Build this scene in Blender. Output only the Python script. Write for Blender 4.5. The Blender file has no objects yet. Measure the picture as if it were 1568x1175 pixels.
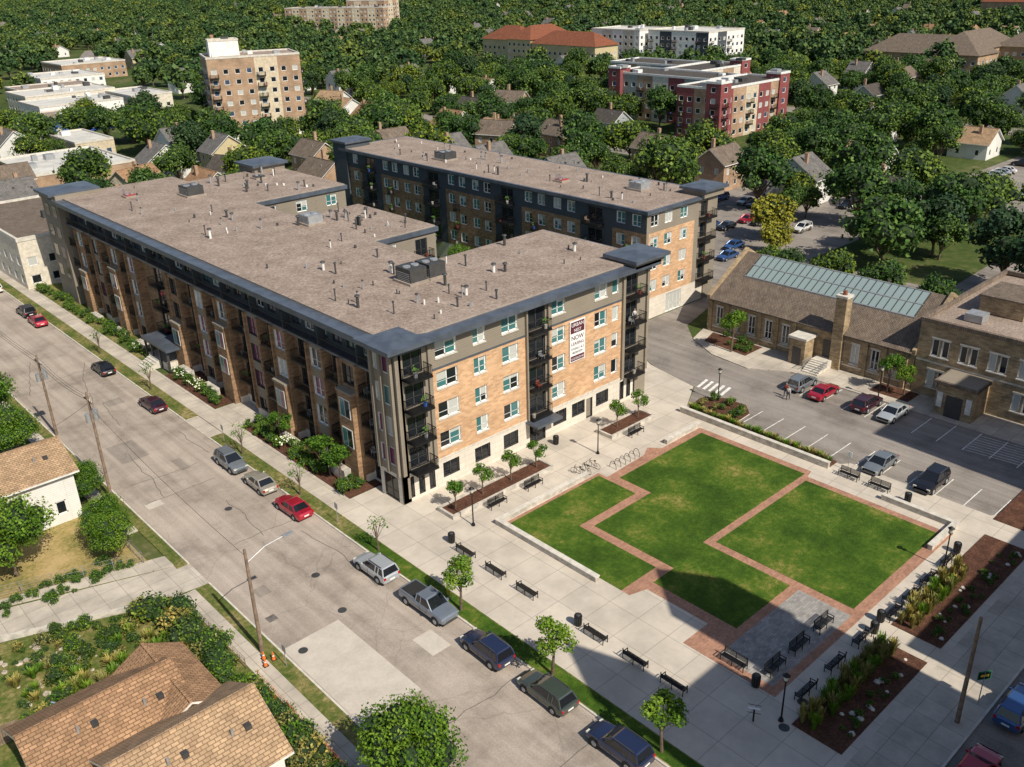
import bpy, math, random
import numpy as np
from mathutils import Matrix, Vector
random.seed(7); rng=np.random.default_rng(11)
S=bpy.context.scene; COL=bpy.context.collection
rad=math.radians
# ------------------------------------------------------------------ materials
M={}
def nm(name):
    m=bpy.data.materials.new(name); m.use_nodes=True; M[name]=m
    nt=m.node_tree; return m,nt,nt.nodes,nt.links,nt.nodes['Principled BSDF']
def coord(n,l,wall=False,scale=1.0):
    tc=n.new('ShaderNodeTexCoord'); out=tc.outputs['Object']
    if wall:
        sp=n.new('ShaderNodeSeparateXYZ'); l.new(out,sp.inputs[0])
        ad=n.new('ShaderNodeMath'); ad.operation='ADD'; l.new(sp.outputs[0],ad.inputs[0]); l.new(sp.outputs[1],ad.inputs[1])
        cb=n.new('ShaderNodeCombineXYZ'); l.new(ad.outputs[0],cb.inputs[0]); l.new(sp.outputs[2],cb.inputs[1]); out=cb.outputs[0]
    return tc.outputs['Object'],out
def noise(n,l,vec,scale,detail=5,rough=.6):
    t=n.new('ShaderNodeTexNoise'); t.inputs['Scale'].default_value=scale; t.inputs['Detail'].default_value=detail; t.inputs['Roughness'].default_value=rough
    l.new(vec,t.inputs['Vector']); return t.outputs['Fac']
def ramp(n,l,fac,stops):
    r=n.new('ShaderNodeValToRGB'); e=r.color_ramp.elements
    while len(e)<len(stops): e.new(.5)
    for i,(p,c) in enumerate(stops): e[i].position=p; e[i].color=(*c,1) if len(c)==3 else c
    l.new(fac,r.inputs[0]); return r.outputs[0]
def mix(n,l,fac,a,b,mode='MIX'):
    x=n.new('ShaderNodeMix'); x.data_type='RGBA'; x.blend_type=mode
    if isinstance(fac,(int,float)): x.inputs[0].default_value=fac
    else: l.new(fac,x.inputs[0])
    for i,v in ((6,a),(7,b)):
        if isinstance(v,tuple): x.inputs[i].default_value=(*v,1)
        else: l.new(v,x.inputs[i])
    return x.outputs[2]
def plain(name,c,rough=.7,metal=0,var=.12,scale=1.5,coat=0):
    m,nt,n,l,p=nm(name); o,_=coord(n,l)
    f=noise(n,l,o,scale,2); a=tuple(x*(1-var) for x in c); b=tuple(min(1,x*(1+var)) for x in c)
    l.new(ramp(n,l,f,[(.38,a),(.62,b)]),p.inputs['Base Color']); p.inputs['Roughness'].default_value=rough; p.inputs['Metallic'].default_value=metal
    if coat: p.inputs['Coat Weight'].default_value=coat; p.inputs['Coat Roughness'].default_value=.05
    return m
def two(name,stops,s1,s2,rough=.9,bump=0,w=.35,bs=8,k=.6):
    m,nt,n,l,p=nm(name); o,_=coord(n,l)
    f1=noise(n,l,o,s1,4,.62); f2=noise(n,l,o,s2,3,.7)
    mm=n.new('ShaderNodeMix'); mm.inputs[0].default_value=w; l.new(f1,mm.inputs[2]); l.new(f2,mm.inputs[3])
    l.new(ramp(n,l,mm.outputs[0],[(.5+(q-.5)*k,c) for q,c in stops]),p.inputs['Base Color']); p.inputs['Roughness'].default_value=rough; p.inputs['Specular IOR Level'].default_value=.2
    if bump:
        b=n.new('ShaderNodeBump'); b.inputs['Strength'].default_value=bump; b.inputs['Distance'].default_value=.1
        l.new(noise(n,l,o,bs,2),b.inputs['Height']); l.new(b.outputs[0],p.inputs['Normal'])
    return m
def bricks(name,c1,c2,mort,bw,bh,ms=.01,wall=True,offset=.5,blot=.35,bs=.25,rough=.9):
    m,nt,n,l,p=nm(name); o,v=coord(n,l,wall)
    t=n.new('ShaderNodeTexBrick'); t.offset=offset; t.inputs['Scale'].default_value=1; t.inputs['Brick Width'].default_value=bw; t.inputs['Row Height'].default_value=bh
    t.inputs['Mortar Size'].default_value=ms; t.inputs['Color1'].default_value=(*c1,1); t.inputs['Color2'].default_value=(*c2,1); t.inputs['Mortar'].default_value=(*mort,1)
    l.new(v,t.inputs['Vector'])
    f=noise(n,l,o,bs,5,.68); g=ramp(n,l,f,[(.36,(1-blot,)*3),(.62,(1.0,)*3)])
    l.new(mix(n,l,1.0,t.outputs['Color'],g,'MULTIPLY'),p.inputs['Base Color']); p.inputs['Roughness'].default_value=rough; p.inputs['Specular IOR Level'].default_value=.25
    return m
bricks('brick_tan',(.74,.47,.275),(.54,.315,.17),(.62,.47,.33),.6,.2,.012,blot=.2)
bricks('brick_tan_shaded',(.42,.26,.145),(.235,.14,.078),(.32,.24,.17),.6,.2,.012,blot=.25)  # darker copy of the tan brick, street-side shade put into its colour
bricks('brick_old',(.54,.40,.235),(.32,.23,.135),(.38,.31,.22),.55,.18,.015,blot=.42,bs=.6)
bricks('brick_bg',(.50,.33,.22),(.42,.27,.17),(.46,.36,.26),1.2,.4,.03)
bricks('siding_tan',(.30,.26,.205),(.28,.24,.19),(.16,.135,.105),30,.2,.012,offset=0,blot=.12)
bricks('siding_dark',(.085,.097,.11),(.078,.09,.102),(.04,.046,.053),30,.2,.014,offset=0,blot=.12)
bricks('siding_white',(.8,.78,.74),(.76,.75,.71),(.5,.5,.48),30,.2,.012,offset=0,blot=.15)
bricks('siding_yellow',(.62,.52,.32),(.6,.5,.3),(.4,.32,.2),30,.2,.012,offset=0,blot=.15)
bricks('siding_grey',(.40,.42,.44),(.38,.40,.42),(.22,.23,.25),30,.2,.012,offset=0,blot=.15)
bricks('stone_base',(.76,.70,.60),(.68,.62,.53),(.46,.41,.34),1.2,.6,.012,blot=.12)
bricks('concrete',(.60,.535,.45),(.52,.46,.385),(.31,.27,.22),1.8,1.8,.022,wall=False,offset=0,blot=.28,bs=.35)
bricks('concrete_plaza',(.64,.57,.48),(.575,.51,.43),(.36,.32,.27),3.0,3.0,.026,wall=False,offset=0,blot=.22,bs=.25)
bricks('brick_paver',(.50,.26,.17),(.37,.18,.12),(.34,.24,.18),.3,.15,.012,wall=False,blot=.25,bs=.8)
bricks('grey_paver',(.42,.395,.37),(.29,.275,.26),(.25,.24,.22),.4,.2,.012,wall=False,blot=.25,bs=.8)
for nme,a,b in (('shingle_brown',(.50,.30,.17),(.33,.195,.11)),('shingle_grey',(.24,.225,.21),(.16,.15,.145)),('shingle_tan',(.56,.38,.23),(.40,.265,.16)),('shingle_dark',(.14,.12,.105),(.09,.08,.07)),('shingle_red',(.33,.12,.065),(.25,.09,.05)),('shingle_slate',(.27,.21,.16),(.18,.14,.11))):
    bricks(nme,a,b,tuple(x*.6 for x in b),.45,.22,.03,wall=False,blot=.3,bs=.9)
def asphalt(name,c,cr_s=.45):
    m,nt,n,l,p=nm(name); o,_=coord(n,l)
    f=noise(n,l,o,.13,6,.72); g=noise(n,l,o,7,2)
    base=ramp(n,l,f,[(.36,tuple(x*.70 for x in c)),(.5,c),(.64,tuple(x*1.15 for x in c))])
    base=mix(n,l,.4,base,ramp(n,l,g,[(.38,(.62,.62,.62)),(.62,(1,1,1))]),'MULTIPLY')
    mp=n.new('ShaderNodeTexVoronoi'); mp.feature='DISTANCE_TO_EDGE'; mp.inputs['Scale'].default_value=.11
    nv=n.new('ShaderNodeTexNoise'); nv.inputs['Scale'].default_value=.5; l.new(o,nv.inputs['Vector'])
    ad=n.new('ShaderNodeMixRGB'); ad.blend_type='ADD'; ad.inputs[0].default_value=2.2; l.new(o,ad.inputs[1]); l.new(nv.outputs['Color'],ad.inputs[2]); l.new(ad.outputs[0],mp.inputs['Vector'])
    base=mix(n,l,cr_s,base,ramp(n,l,mp.outputs['Distance'],[(.0,(.55,.55,.55)),(.006,(1,1,1))]),'MULTIPLY')
    sp=n.new('ShaderNodeMapping'); sp.inputs['Scale'].default_value=(.8,.025,1); l.new(o,sp.inputs[0])
    base=mix(n,l,.9,base,ramp(n,l,noise(n,l,sp.outputs[0],1.2,3),[(.38,(.78,.77,.76)),(.6,(1,1,1))]),'MULTIPLY')
    l.new(base,p.inputs['Base Color']); p.inputs['Roughness'].default_value=.9; p.inputs['Specular IOR Level'].default_value=.25
asphalt('street_surface',(.455,.385,.325)); asphalt('asphalt_lot',(.31,.275,.245),.3); asphalt('asphalt_patch',(.34,.295,.255)); asphalt('asphalt_dark',(.17,.16,.15),.2)
two('street_patch',[(.3,(.48,.43,.37)),(.7,(.60,.54,.46))],.6,5)
two('tar',[(.3,(.10,.09,.08)),(.7,(.2,.18,.16))],2,9)
two('grass_lawn',[(.2,(.026,.06,.005)),(.42,(.045,.095,.008)),(.56,(.07,.13,.012)),(.68,(.13,.16,.025)),(.82,(.27,.23,.07))],.2,2.6,bump=.8,w=.35,k=.5)
two('grass_rough',[(.22,(.05,.085,.015)),(.42,(.10,.13,.028)),(.55,(.18,.17,.055)),(.68,(.31,.25,.11)),(.8,(.43,.35,.23))],.28,2.5,bump=.6,w=.45)
two('dry_yard',[(.3,(.16,.16,.045)),(.5,(.34,.26,.10)),(.7,(.48,.35,.17))],.3,3,w=.4)
two('ground_far',[(.25,(.03,.055,.012)),(.5,(.06,.09,.02)),(.66,(.12,.125,.045)),(.84,(.30,.26,.19))],.035,.5,w=.4)
two('mulch',[(.3,(.05,.025,.017)),(.55,(.11,.05,.032)),(.75,(.2,.10,.06))],1.2,9,bump=.6,w=.6)
two('roof_membrane',[(.2,(.175,.13,.105)),(.5,(.305,.238,.195)),(.8,(.46,.375,.315))],.3,3.6,bump=.5,w=.66,bs=5,k=.55)
two('roof_flat_white',[(.3,(.46,.45,.42)),(.7,(.68,.66,.61))],.2,2)
two('bark',[(.3,(.09,.065,.045)),(.7,(.2,.15,.11))],2,12)
plain('metal_roof_edge',(.11,.13,.165),.4,.3,.15,.7)
plain('metal_black',(.02,.02,.022),.45,.4); plain('metal_grey',(.42,.43,.44),.5,.5); plain('metal_dark',(.07,.07,.07),.6,.3)
plain('frame_white',(.75,.74,.71),.5); plain('frame_dark',(.06,.055,.055),.5)
plain('wood_pole',(.22,.155,.11),.9,0,.25,2); plain('rubber',(.02,.02,.02),.85); plain('stone_cap',(.60,.56,.49),.8)
plain('precast_wall',(.50,.46,.40),.85,0,.2,1.5); plain('paint_white',(.75,.73,.68),.8,0,.2,3); plain('door_red',(.25,.05,.03)); plain('metal_red',(.35,.06,.05))
plain('commercial_blue',(.04,.11,.42),.6); plain('stucco_cream',(.64,.58,.48),.9); plain('stucco_white',(.8,.78,.74),.9); plain('stucco_maroon',(.24,.065,.065),.9); plain('stucco_green',(.32,.36,.32),.9); plain('stucco_tan',(.6,.5,.36),.9)
plain('rock',(.6,.56,.5),.9,0,.2,3); plain('banner_white',(.82,.81,.8),.8,0,.03); plain('banner_dark',(.10,.015,.03),.8); plain('tarp_blue',(.4,.5,.82),.6)
plain('orange',(.8,.18,.03),.6); plain('skin',(.45,.28,.2)); plain('cloth_dark',(.03,.035,.06)); plain('cloth_light',(.55,.52,.5)); plain('sign_green',(.02,.18,.07)); plain('sign_yellow',(.75,.55,.05))
plain('flower_white',(.78,.78,.62),.8); plain('leafy_green',(.09,.19,.03),.7); plain('roof_edge_tan',(.32,.265,.22),.8); plain('dirt_rubble',(.42,.36,.29),.95,0,.3,3)
def glass(name,c,r=.08,spec=.6):
    m,nt,n,l,p=nm(name); p.inputs['Base Color'].default_value=(*c,1); p.inputs['Roughness'].default_value=r; p.inputs['Specular IOR Level'].default_value=spec
glass('glass_dark',(.014,.018,.022)); glass('glass_teal',(.05,.17,.175),.1,.8); glass('glass_purple',(.16,.035,.10),.12); glass('blind',(.5,.51,.48),.35); glass('glass_blue',(.05,.08,.13)); glass('skylight_glass',(.27,.345,.34),.2,.7); glass('car_glass',(.012,.014,.018),.04,.9); glass('lamp_glass',(.6,.58,.5),.3); glass('light_red',(.4,.01,.01),.2)
def carpaint(name,c,metal=.35): plain(name,c,.3,metal,.02,1,coat=1)
for k,c in dict(car_navy=(.022,.035,.09),car_green=(.07,.09,.08),car_silver=(.5,.53,.56),car_grey=(.22,.245,.27),car_red=(.45,.015,.04),car_beige=(.42,.39,.33),car_slate=(.21,.245,.30),car_black=(.017,.017,.022),car_maroon=(.07,.018,.035),car_white=(.75,.75,.75),car_blue=(.04,.11,.3)).items(): carpaint(k,c,.1 if k=='car_white' else .35)
def leafmat(name,dark,mid,light,yellow=0.0,trans=.0):
    m,nt,n,l,p=nm(name)
    at=n.new('ShaderNodeAttribute'); at.attribute_name='shade'; oi=n.new('ShaderNodeObjectInfo')
    c=ramp(n,l,at.outputs['Fac'],[(.0,dark),(.5,mid),(1.0,light)])
    tint=ramp(n,l,oi.outputs['Random'],[(0,(.5,.68,.72)),(.3,(.75,.9,.85)),(.65,(1.05,1.05,.85)),(.92,(1.35,1.2,.75)),(1,(1.8,1.35,.6))]) if yellow>0 else ramp(n,l,oi.outputs['Random'],[(0,(.8,.88,.9)),(1,(1.2,1.1,.9))])
    c=mix(n,l,1,c,tint,'MULTIPLY'); l.new(c,p.inputs['Base Color']); p.inputs['Roughness'].default_value=.6; p.inputs['Specular IOR Level'].default_value=.2
    if trans>0:
        tr=n.new('ShaderNodeBsdfTranslucent'); l.new(mix(n,l,1,c,(1.5,1.6,.6),'MULTIPLY'),tr.inputs[0])
        ms=n.new('ShaderNodeMixShader'); ms.inputs[0].default_value=trans; l.new(p.outputs[0],ms.inputs[1]); l.new(tr.outputs[0],ms.inputs[2]); l.new(ms.outputs[0],n['Material Output'].inputs[0])
leafmat('leaf',(.028,.062,.013),(.068,.125,.022),(.15,.215,.04),1,0)
leafmat('leaf_far_hazed',(.04,.078,.026),(.08,.13,.036),(.14,.195,.055),1,0)  # distance haze put into the leaf colour, paler and bluer
leafmat('leaf_near',(.05,.12,.012),(.105,.21,.02),(.2,.31,.04),0,.2)
leafmat('leaf_dark',(.018,.045,.02),(.032,.07,.028),(.06,.105,.036),0,0)
leafmat('leaf_yellow',(.16,.15,.018),(.28,.26,.028),(.40,.36,.045),0,0)
leafmat('leaf_dry',(.11,.11,.03),(.22,.2,.055),(.38,.33,.11),0,0)
plain('crown_light_block',(.018,.038,.01),.95,0,.3,2)  # added dark filler blobs in crowns, block light and darken the gaps
# ------------------------------------------------------------------ mesh builder
class MB:
    def __init__(s): s.v=[]; s.f=[]; s.m=[]; s.mats=[]; s.T=Matrix.Identity(4)
    def mi(s,m):
        if m not in s.mats: s.mats.append(m)
        return s.mats.index(m)
    def add(s,vs,fs,m):
        b=len(s.v); T=s.T; s.v+=[tuple(T@Vector(p)) for p in vs]; k=s.mi(m)
        for f in fs: s.f.append(tuple(b+i for i in f)); s.m.append(k)
    def box(s,x0,x1,y0,y1,z0,z1,m,bottom=True):
        vs=[(x0,y0,z0),(x1,y0,z0),(x1,y1,z0),(x0,y1,z0),(x0,y0,z1),(x1,y0,z1),(x1,y1,z1),(x0,y1,z1)]
        fs=[(4,5,6,7),(0,1,5,4),(1,2,6,5),(2,3,7,6),(3,0,4,7)]+([(3,2,1,0)] if bottom else [])
        s.add(vs,fs,m)
    def quad(s,pts,m): s.add(pts,[tuple(range(len(pts)))],m)
    def cyl(s,p0,p1,r0,r1,m,n=8,cap=True):
        p0=Vector(p0);p1=Vector(p1);d=(p1-p0).normalized(); a=d.orthogonal().normalized(); b=d.cross(a); vs=[]
        for p,r in ((p0,r0),(p1,r1)):
            for i in range(n):
                t=2*math.pi*i/n; vs.append(tuple(p+a*math.cos(t)*r+b*math.sin(t)*r))
        fs=[(i,(i+1)%n,n+(i+1)%n,n+i) for i in range(n)]
        if cap: fs+=[tuple(range(n))[::-1],tuple(range(n,2*n))]
        s.add(vs,fs,m)
    def prism(s,pts,z0,z1,m,side=None):
        n=len(pts); vs=[(x,y,z0) for x,y in pts]+[(x,y,z1) for x,y in pts]
        s.add(vs,[tuple(range(n,2*n))],m); s.add(vs,[(i,(i+1)%n,n+(i+1)%n,n+i) for i in range(n)],side or m)
    def mesh(s,name,smooth=False):
        me=bpy.data.meshes.new(name); me.from_pydata(s.v,[],s.f)
        for m in s.mats: me.materials.append(M[m])
        me.polygons.foreach_set('material_index',s.m)
        if smooth: me.polygons.foreach_set('use_smooth',[True]*len(s.f))
        me.update(); return me
    def obj(s,name,parent=None,smooth=False): return put(s.mesh(name,smooth),name,parent=parent)
def put(me,name,loc=(0,0,0),rz=0,sc=1,parent=None):
    o=bpy.data.objects.new(name,me); COL.objects.link(o); o.location=loc; o.rotation_euler=(0,0,rz); o.scale=(sc,sc,sc) if isinstance(sc,(int,float)) else sc
    if parent: o.parent=parent
    return o
def empty(name,loc=(0,0,0),rz=0):
    o=bpy.data.objects.new(name,None); COL.objects.link(o); o.location=loc; o.rotation_euler=(0,0,rz); o.empty_display_size=.5; return o
def sheet(name,pts,z,m):
    b=MB(); b.quad([(x,y,z) for x,y in pts],m); return b.obj(name)
def rect(x0,x1,y0,y1): return [(x0,y0),(x1,y0),(x1,y1),(x0,y1)]
def slab(name,pts,z1,m,side=None,z0=0):
    b=MB(); b.prism(pts,z0,z1,m,side); return b.obj(name)
def facade(b,P,u,W,z0,z1,ops,reg,ub=(),zb=(),depth=.16,frame='frame_white',sill=True):
    ux,uy=u; nx,ny=uy,-ux
    def pt(a,z,d=0): return (P[0]+ux*a+nx*d,P[1]+uy*a+ny*d,z)
    us=sorted(set([0,W]+[round(x,3) for o in ops for x in o[:2]]+[x for x in ub if 0<x<W])); zs=sorted(set([z0,z1]+[round(x,3) for o in ops for x in o[2:4]]+[x for x in zb if z0<x<z1]))
    for i in range(len(us)-1):
        for j in range(len(zs)-1):
            a,c,e,g=us[i],us[i+1],zs[j],zs[j+1]; mu,mz=(a+c)/2,(e+g)/2
            if any(o[0]<mu<o[1] and o[2]<mz<o[3] for o in ops): continue
            b.quad([pt(a,e),pt(c,e),pt(c,g),pt(a,g)],reg(mu,mz))
    for o in ops:
        a,c,e,g=o[:4]; gl=o[4] if len(o)>4 else None; n=o[5] if len(o)>5 else 2; fr=o[6] if len(o)>6 else frame
        for q in ([pt(a,e),pt(c,e),pt(c,e,-depth),pt(a,e,-depth)],[pt(a,g),pt(c,g),pt(c,g,-depth),pt(a,g,-depth)],[pt(a,e),pt(a,g),pt(a,g,-depth),pt(a,e,-depth)],[pt(c,e),pt(c,g),pt(c,g,-depth),pt(c,e,-depth)]): b.quad(q,fr)
        k=(c-a)/n; t=.06
        for i in range(n):
            m=gl or random.choice(['glass_teal','glass_teal','glass_dark','blind'])
            zs_=g-(g-e)*random.choice([0,0,.3,.55]) if (m in('glass_teal','glass_dark') and g-e>1.3 and gl is None) else g
            b.quad([pt(a+i*k,e,-depth),pt(a+(i+1)*k,e,-depth),pt(a+(i+1)*k,zs_,-depth),pt(a+i*k,zs_,-depth)],m)
            if zs_<g: b.quad([pt(a+i*k,zs_,-depth),pt(a+(i+1)*k,zs_,-depth),pt(a+(i+1)*k,g,-depth),pt(a+i*k,g,-depth)],'blind')
        def bar(a0,a1,e0,e1):
            d=-depth+.05; d0=-depth
            b.quad([pt(a0,e0,d),pt(a1,e0,d),pt(a1,e1,d),pt(a0,e1,d)],fr)
            b.quad([pt(a0,e0,d0),pt(a0,e0,d),pt(a0,e1,d),pt(a0,e1,d0)],fr); b.quad([pt(a1,e0,d0),pt(a1,e0,d),pt(a1,e1,d),pt(a1,e1,d0)],fr)
        for i in range(n+1): 
            x=min(max(a+i*k,a+t),c-t); bar(x-t,x+t,e+.002,g-.002)
        bar(a+.003,c-.003,e+.001,e+2*t); bar(a+.003,c-.003,g-2*t,g-.001)
        if g-e>1.3 and n>1: bar(a+.004,c-.004,e+(g-e)*.36,e+(g-e)*.36+t)
def rail(b,p0,p1,z,h=1.05,m='metal_black',sp=.16):
    p0=Vector((*p0,z));p1=Vector((*p1,z));L=(p1-p0).length; d=(p1-p0)/L
    def bx(a,c,za,zb,w=.02):
        nn=Vector((-d.y,d.x,0))*w; A=p0+d*a;Cc=p0+d*c
        vs=[A-nn,Cc-nn,Cc+nn,A+nn]; vs=[(v.x,v.y,z+za) for v in vs]+[(v.x,v.y,z+zb) for v in vs]
        b.add(vs,[(4,5,6,7),(0,1,5,4),(1,2,6,5),(2,3,7,6),(3,0,4,7),(3,2,1,0)],m)
    bx(0,L,h-.06,h,.03); bx(0,L,.08,.13,.022)
    k=max(2,int(L/sp))
    for i in range(k+1): bx(L*i/k-.012,L*i/k+.012,0,h-.05,.012)
def balcony(b,P,u,a0,a1,z,out,inn=0):
    ux,uy=u; nx,ny=uy,-ux
    def q(a,d): return (P[0]+ux*a+nx*d,P[1]+uy*a+ny*d)
    c=[q(a0,-inn),q(a1,-inn),q(a1,out),q(a0,out)]
    b.prism(c,z-.2,z,'metal_black')
    b.add([(x,y,z-.2) for x,y in c],[(0,1,2,3)],'metal_black')
    rail(b,q(a0+.04,out-.04),q(a1-.04,out-.04),z); 
    if out>.3: rail(b,q(a0+.04,0),q(a0+.04,out-.05),z); rail(b,q(a1-.04,0),q(a1-.04,out-.05),z)
    if random.random()<.6:
        x,y=q(random.uniform(a0+.4,a1-.4),out*.45); b.cyl((x,y,z),(x,y,z+.45),.18,.22,random.choice(['stone_cap','door_red','metal_grey','commercial_blue']),8)
        if random.random()<.6:
            for _ in range(14):
                th=random.uniform(0,6.28); r=random.uniform(.05,.35); zz=z+.5+random.uniform(0,.5); px,py=x+r*math.cos(th),y+r*math.sin(th)
                b.quad([(px-.1,py,zz),(px+.1,py+.08,zz),(px+.1,py-.08,zz+.18),(px-.1,py,zz+.18)],'leafy_green')
    elif random.random()<.6:
        x,y=q(random.uniform(a0+.5,a1-.5),out*.5); m=random.choice(['stone_cap','metal_grey','door_red','wood_pole']); b.box(x-.25,x+.25,y-.25,y+.25,z+.35,z+.42,m); b.box(x-.25,x+.25,y+.2,y+.25,z+.42,z+.85,m)
        for sx in (-.22,.22):
            for sy in (-.22,.22): b.box(x+sx-.02,x+sx+.02,y+sy-.02,y+sy+.02,z,z+.35,m)
# ------------------------------------------------------------------ camera & light
R=Matrix(((.73243,.30101,-.61068),(-.68033,.28886,-.67358),(-.02635,.90882,.41636)))
cd=bpy.data.cameras.new('camera'); cam=bpy.data.objects.new('camera',cd); COL.objects.link(cam)
cam.matrix_world=Matrix.Translation((-43.549,-64.15,48.0))@R.to_4x4(); cd.lens=32.256; cd.sensor_width=36; cd.clip_end=9000; cd.clip_start=.5; S.camera=cam
SUN=Vector((-.06,-1,1.0)).normalized()
sd=bpy.data.lights.new('sun','SUN'); so=bpy.data.objects.new('sun',sd); COL.objects.link(so); sd.energy=5.0; sd.angle=rad(.5); sd.color=(1,.925,.79)
so.rotation_euler=SUN.to_track_quat('Z','Y').to_euler()
w=bpy.data.worlds.new('World'); S.world=w; w.use_nodes=True; wn=w.node_tree.nodes; bg=wn['Background']; bg.inputs[1].default_value=.095
sk=wn.new('ShaderNodeTexSky'); sk.sky_type='NISHITA'; sk.sun_disc=False; sk.sun_elevation=math.asin(SUN.z); sk.sun_rotation=math.atan2(SUN.x,SUN.y); w.node_tree.links.new(sk.outputs[0],bg.inputs[0])
S.view_settings.view_transform='Standard'; S.view_settings.look='None'; S.view_settings.exposure=0
# ------------------------------------------------------------------ ground
sheet('ground',rect(-3000,5000,-3000,5000),-.02,'ground_far')
sheet('street',rect(-19.45,-7.15,-300,700),0,'street_surface')
sheet('cross_street',[(-7.15,-62),(600,-62),(600,-50.4),(-7.15,-50.4)],.004,'asphalt_lot')
sheet('street_repair_patch',[(-19.3,-21),(-14.2,-21),(-14.2,-10),(-19.3,-10)],.004,'street_patch')
for i,(x,y,a,c) in enumerate(((-17.5,18,1.6,1.2),(-10.5,-17.5,1.8,2.6),(-12,24,1,3),(-16.8,-2.2,1.2,1.4),(-11,45,2,2),(-15,31,3,5),(-18,-6,.8,.8))): sheet('asphalt_repair',rect(x-a/2,x+a/2,y-c/2,y+c/2),.006,'street_patch' if i in(0,1) else ('tar' if i==6 else 'asphalt_patch'))
b=MB()
for k in range(16):
    x=random.uniform(-18.8,-8); y=random.uniform(-40,60); dx,dy=random.choice([(1,.05),(.05,1),(.05,1),(.3,1)]); pts=[(x,y)]
    for i in range(random.randint(6,14)): x+=dx*.9+random.uniform(-.22,.22); y+=dy*.9+random.uniform(-.22,.22); pts.append((x,y))
    for (x0,y0),(x1,y1) in zip(pts[:-1],pts[1:]):
        if -19.3<min(x0,x1) and max(x0,x1)<-7.3:
            L=math.hypot(x1-x0,y1-y0); nx,ny=-(y1-y0)/L*.035,(x1-x0)/L*.035; b.quad([(x0+nx,y0+ny,.009),(x1+nx,y1+ny,.009),(x1-nx,y1-ny,.009),(x0-nx,y0-ny,.009)],'tar')
b.obj('tar_crack_seal')
def disc(name,x,y,z,r,m):
    sheet(name,[(x+r*math.cos(t*math.pi/8),y+r*math.sin(t*math.pi/8)) for t in range(16)],z,m)
for x,y in ((-12.3,-3.5),(-13.3,-9.2),(-12.6,12),(-18.2,-11.2),(4.2,-41),(1.2,-41.4)): disc('manhole_cover',x,y,.012 if x<-7 else .135,.38,'metal_dark')
b=MB()
b.box(-7.15,-7.0,-50,27.3,0,.13,'stone_cap'); b.box(-7.15,-7.0,33.7,420,0,.13,'stone_cap'); b.box(-19.6,-19.45,-300,2,0,.13,'stone_cap'); b.box(-19.6,-19.45,6,420,0,.13,'stone_cap')
b.box(-7.0,140,-50.4,-50.25,0,.13,'stone_cap'); b.obj('street_kerb')
slab('boulevard_grass',rect(-7,-5.4,-50,27.3),.12,'grass_rough'); slab('boulevard_grass',rect(-7,-5.4,33.7,110),.12,'grass_rough'); slab('boulevard_grass',rect(-7,-5.4,110,400),.12,'grass_rough')
slab('boulevard_turf',rect(-6.9,-5.5,-49,-1),.124,'grass_lawn',z0=.1)
slab('driveway_apron',rect(-7.15,-5.4,27.3,33.7),.06,'concrete')
slab('sidewalk',rect(-5.4,-3.2,4.8,400),.12,'concrete')
slab('plaza_pavement',[(-5.4,-45.9),(-5.4,4.8),(.5,4.8),(.5,.5),(36.3,.5),(36.4,17.3),(54.8,17.3),(54.8,15.5),(51,14.3),(46,9.7),(43.2,4.6),(41.6,-3.4),(36.6,-6.2),(36.6,-25.8),(37.5,-26.5),(37.5,-40.5),(45,-45.9)],.12,'concrete_plaza')
slab('cross_street_sidewalk',[(-5.4,-50.25),(-5.4,-45.9),(45,-45.9),(120,-45.9),(120,-50.25)],.122,'concrete')
slab('garage_driveway',rect(-5.4,1.5,27.3,33.7),.125,'concrete')
slab('planting_bed',rect(-3.2,.8,5,26.8),.16,'mulch'); slab('planting_bed',rect(-3.2,.8,34.2,48),.16,'mulch'); slab('planting_bed',rect(-3.2,.8,54,100),.16,'grass_rough')
slab('left_sidewalk',rect(-22.2,-20.8,-300,2),.1,'concrete'); slab('left_verge',rect(-20.8,-19.6,-60,2),.11,'grass_rough'); slab('left_sidewalk',rect(-22.0,-20.6,14.5,200),.1,'concrete'); slab('left_verge',rect(-20.6,-19.6,6,200),.11,'grass_rough')
slab('alley',[(-19.45,2),(-19.45,6.2),(-22,7),(-34,11.2),(-60,19),(-60,14.5),(-34.8,7.2),(-23,2.6)],.03,'concrete')
slab('alley_sidewalk',[(-20.6,6.6),(-20.6,8.6),(-34,12.6),(-60,20.5),(-60,19.4),(-34,11.5)],.12,'concrete')
slab('overgrown_lot',[(-22.2,-12),(-22.2,1.6),(-34.8,6.4),(-60,13.5),(-60,-12)],.05,'grass_rough')
sheet('back_yard',[(-22,8.8),(-22,21),(-60,33),(-60,21)],.03,'dry_yard')
sheet('near_yard',rect(-70,-22.3,-70,-12),.02,'grass_rough')
brk=.128; gz=.15
def lawn(pts): slab('lawn',pts,gz,'grass_lawn',z0=.1)
lawn([(4.75,-9.7),(17.4,-9.7),(17.4,-14.6),(9.3,-14.6),(9.3,-23.7),(4.75,-23.7)])
lawn([(18.6,-11.5),(32.3,-11.5),(32.3,-24.3),(15.2,-24.3),(15.2,-33.2),(7.5,-33.2),(7.5,-24.9),(10.3,-24.9),(10.3,-15.6),(18.6,-15.6)])
lawn([(16.1,-25.1),(31.2,-25.1),(31.2,-38.4),(16.1,-38.4)])
slab('brick_path',[(4.75,-9.3),(17.8,-9.3),(17.8,-10.5),(24,-10.2),(25.5,-9.4),(26.5,-10.6),(33.2,-10.6),(33.2,-24.5),(32.0,-24.8),(32.0,-39.4),(3.2,-39.4),(3.2,-31.3),(6.4,-31.3),(6.4,-25.1),(4.75,-24.6)],brk,'brick_paver',z0=.1)
slab('grey_pavers',rect(4.0,15.2,-38.7,-34.0),.133,'grey_paver',z0=.1)
b=MB()
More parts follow.
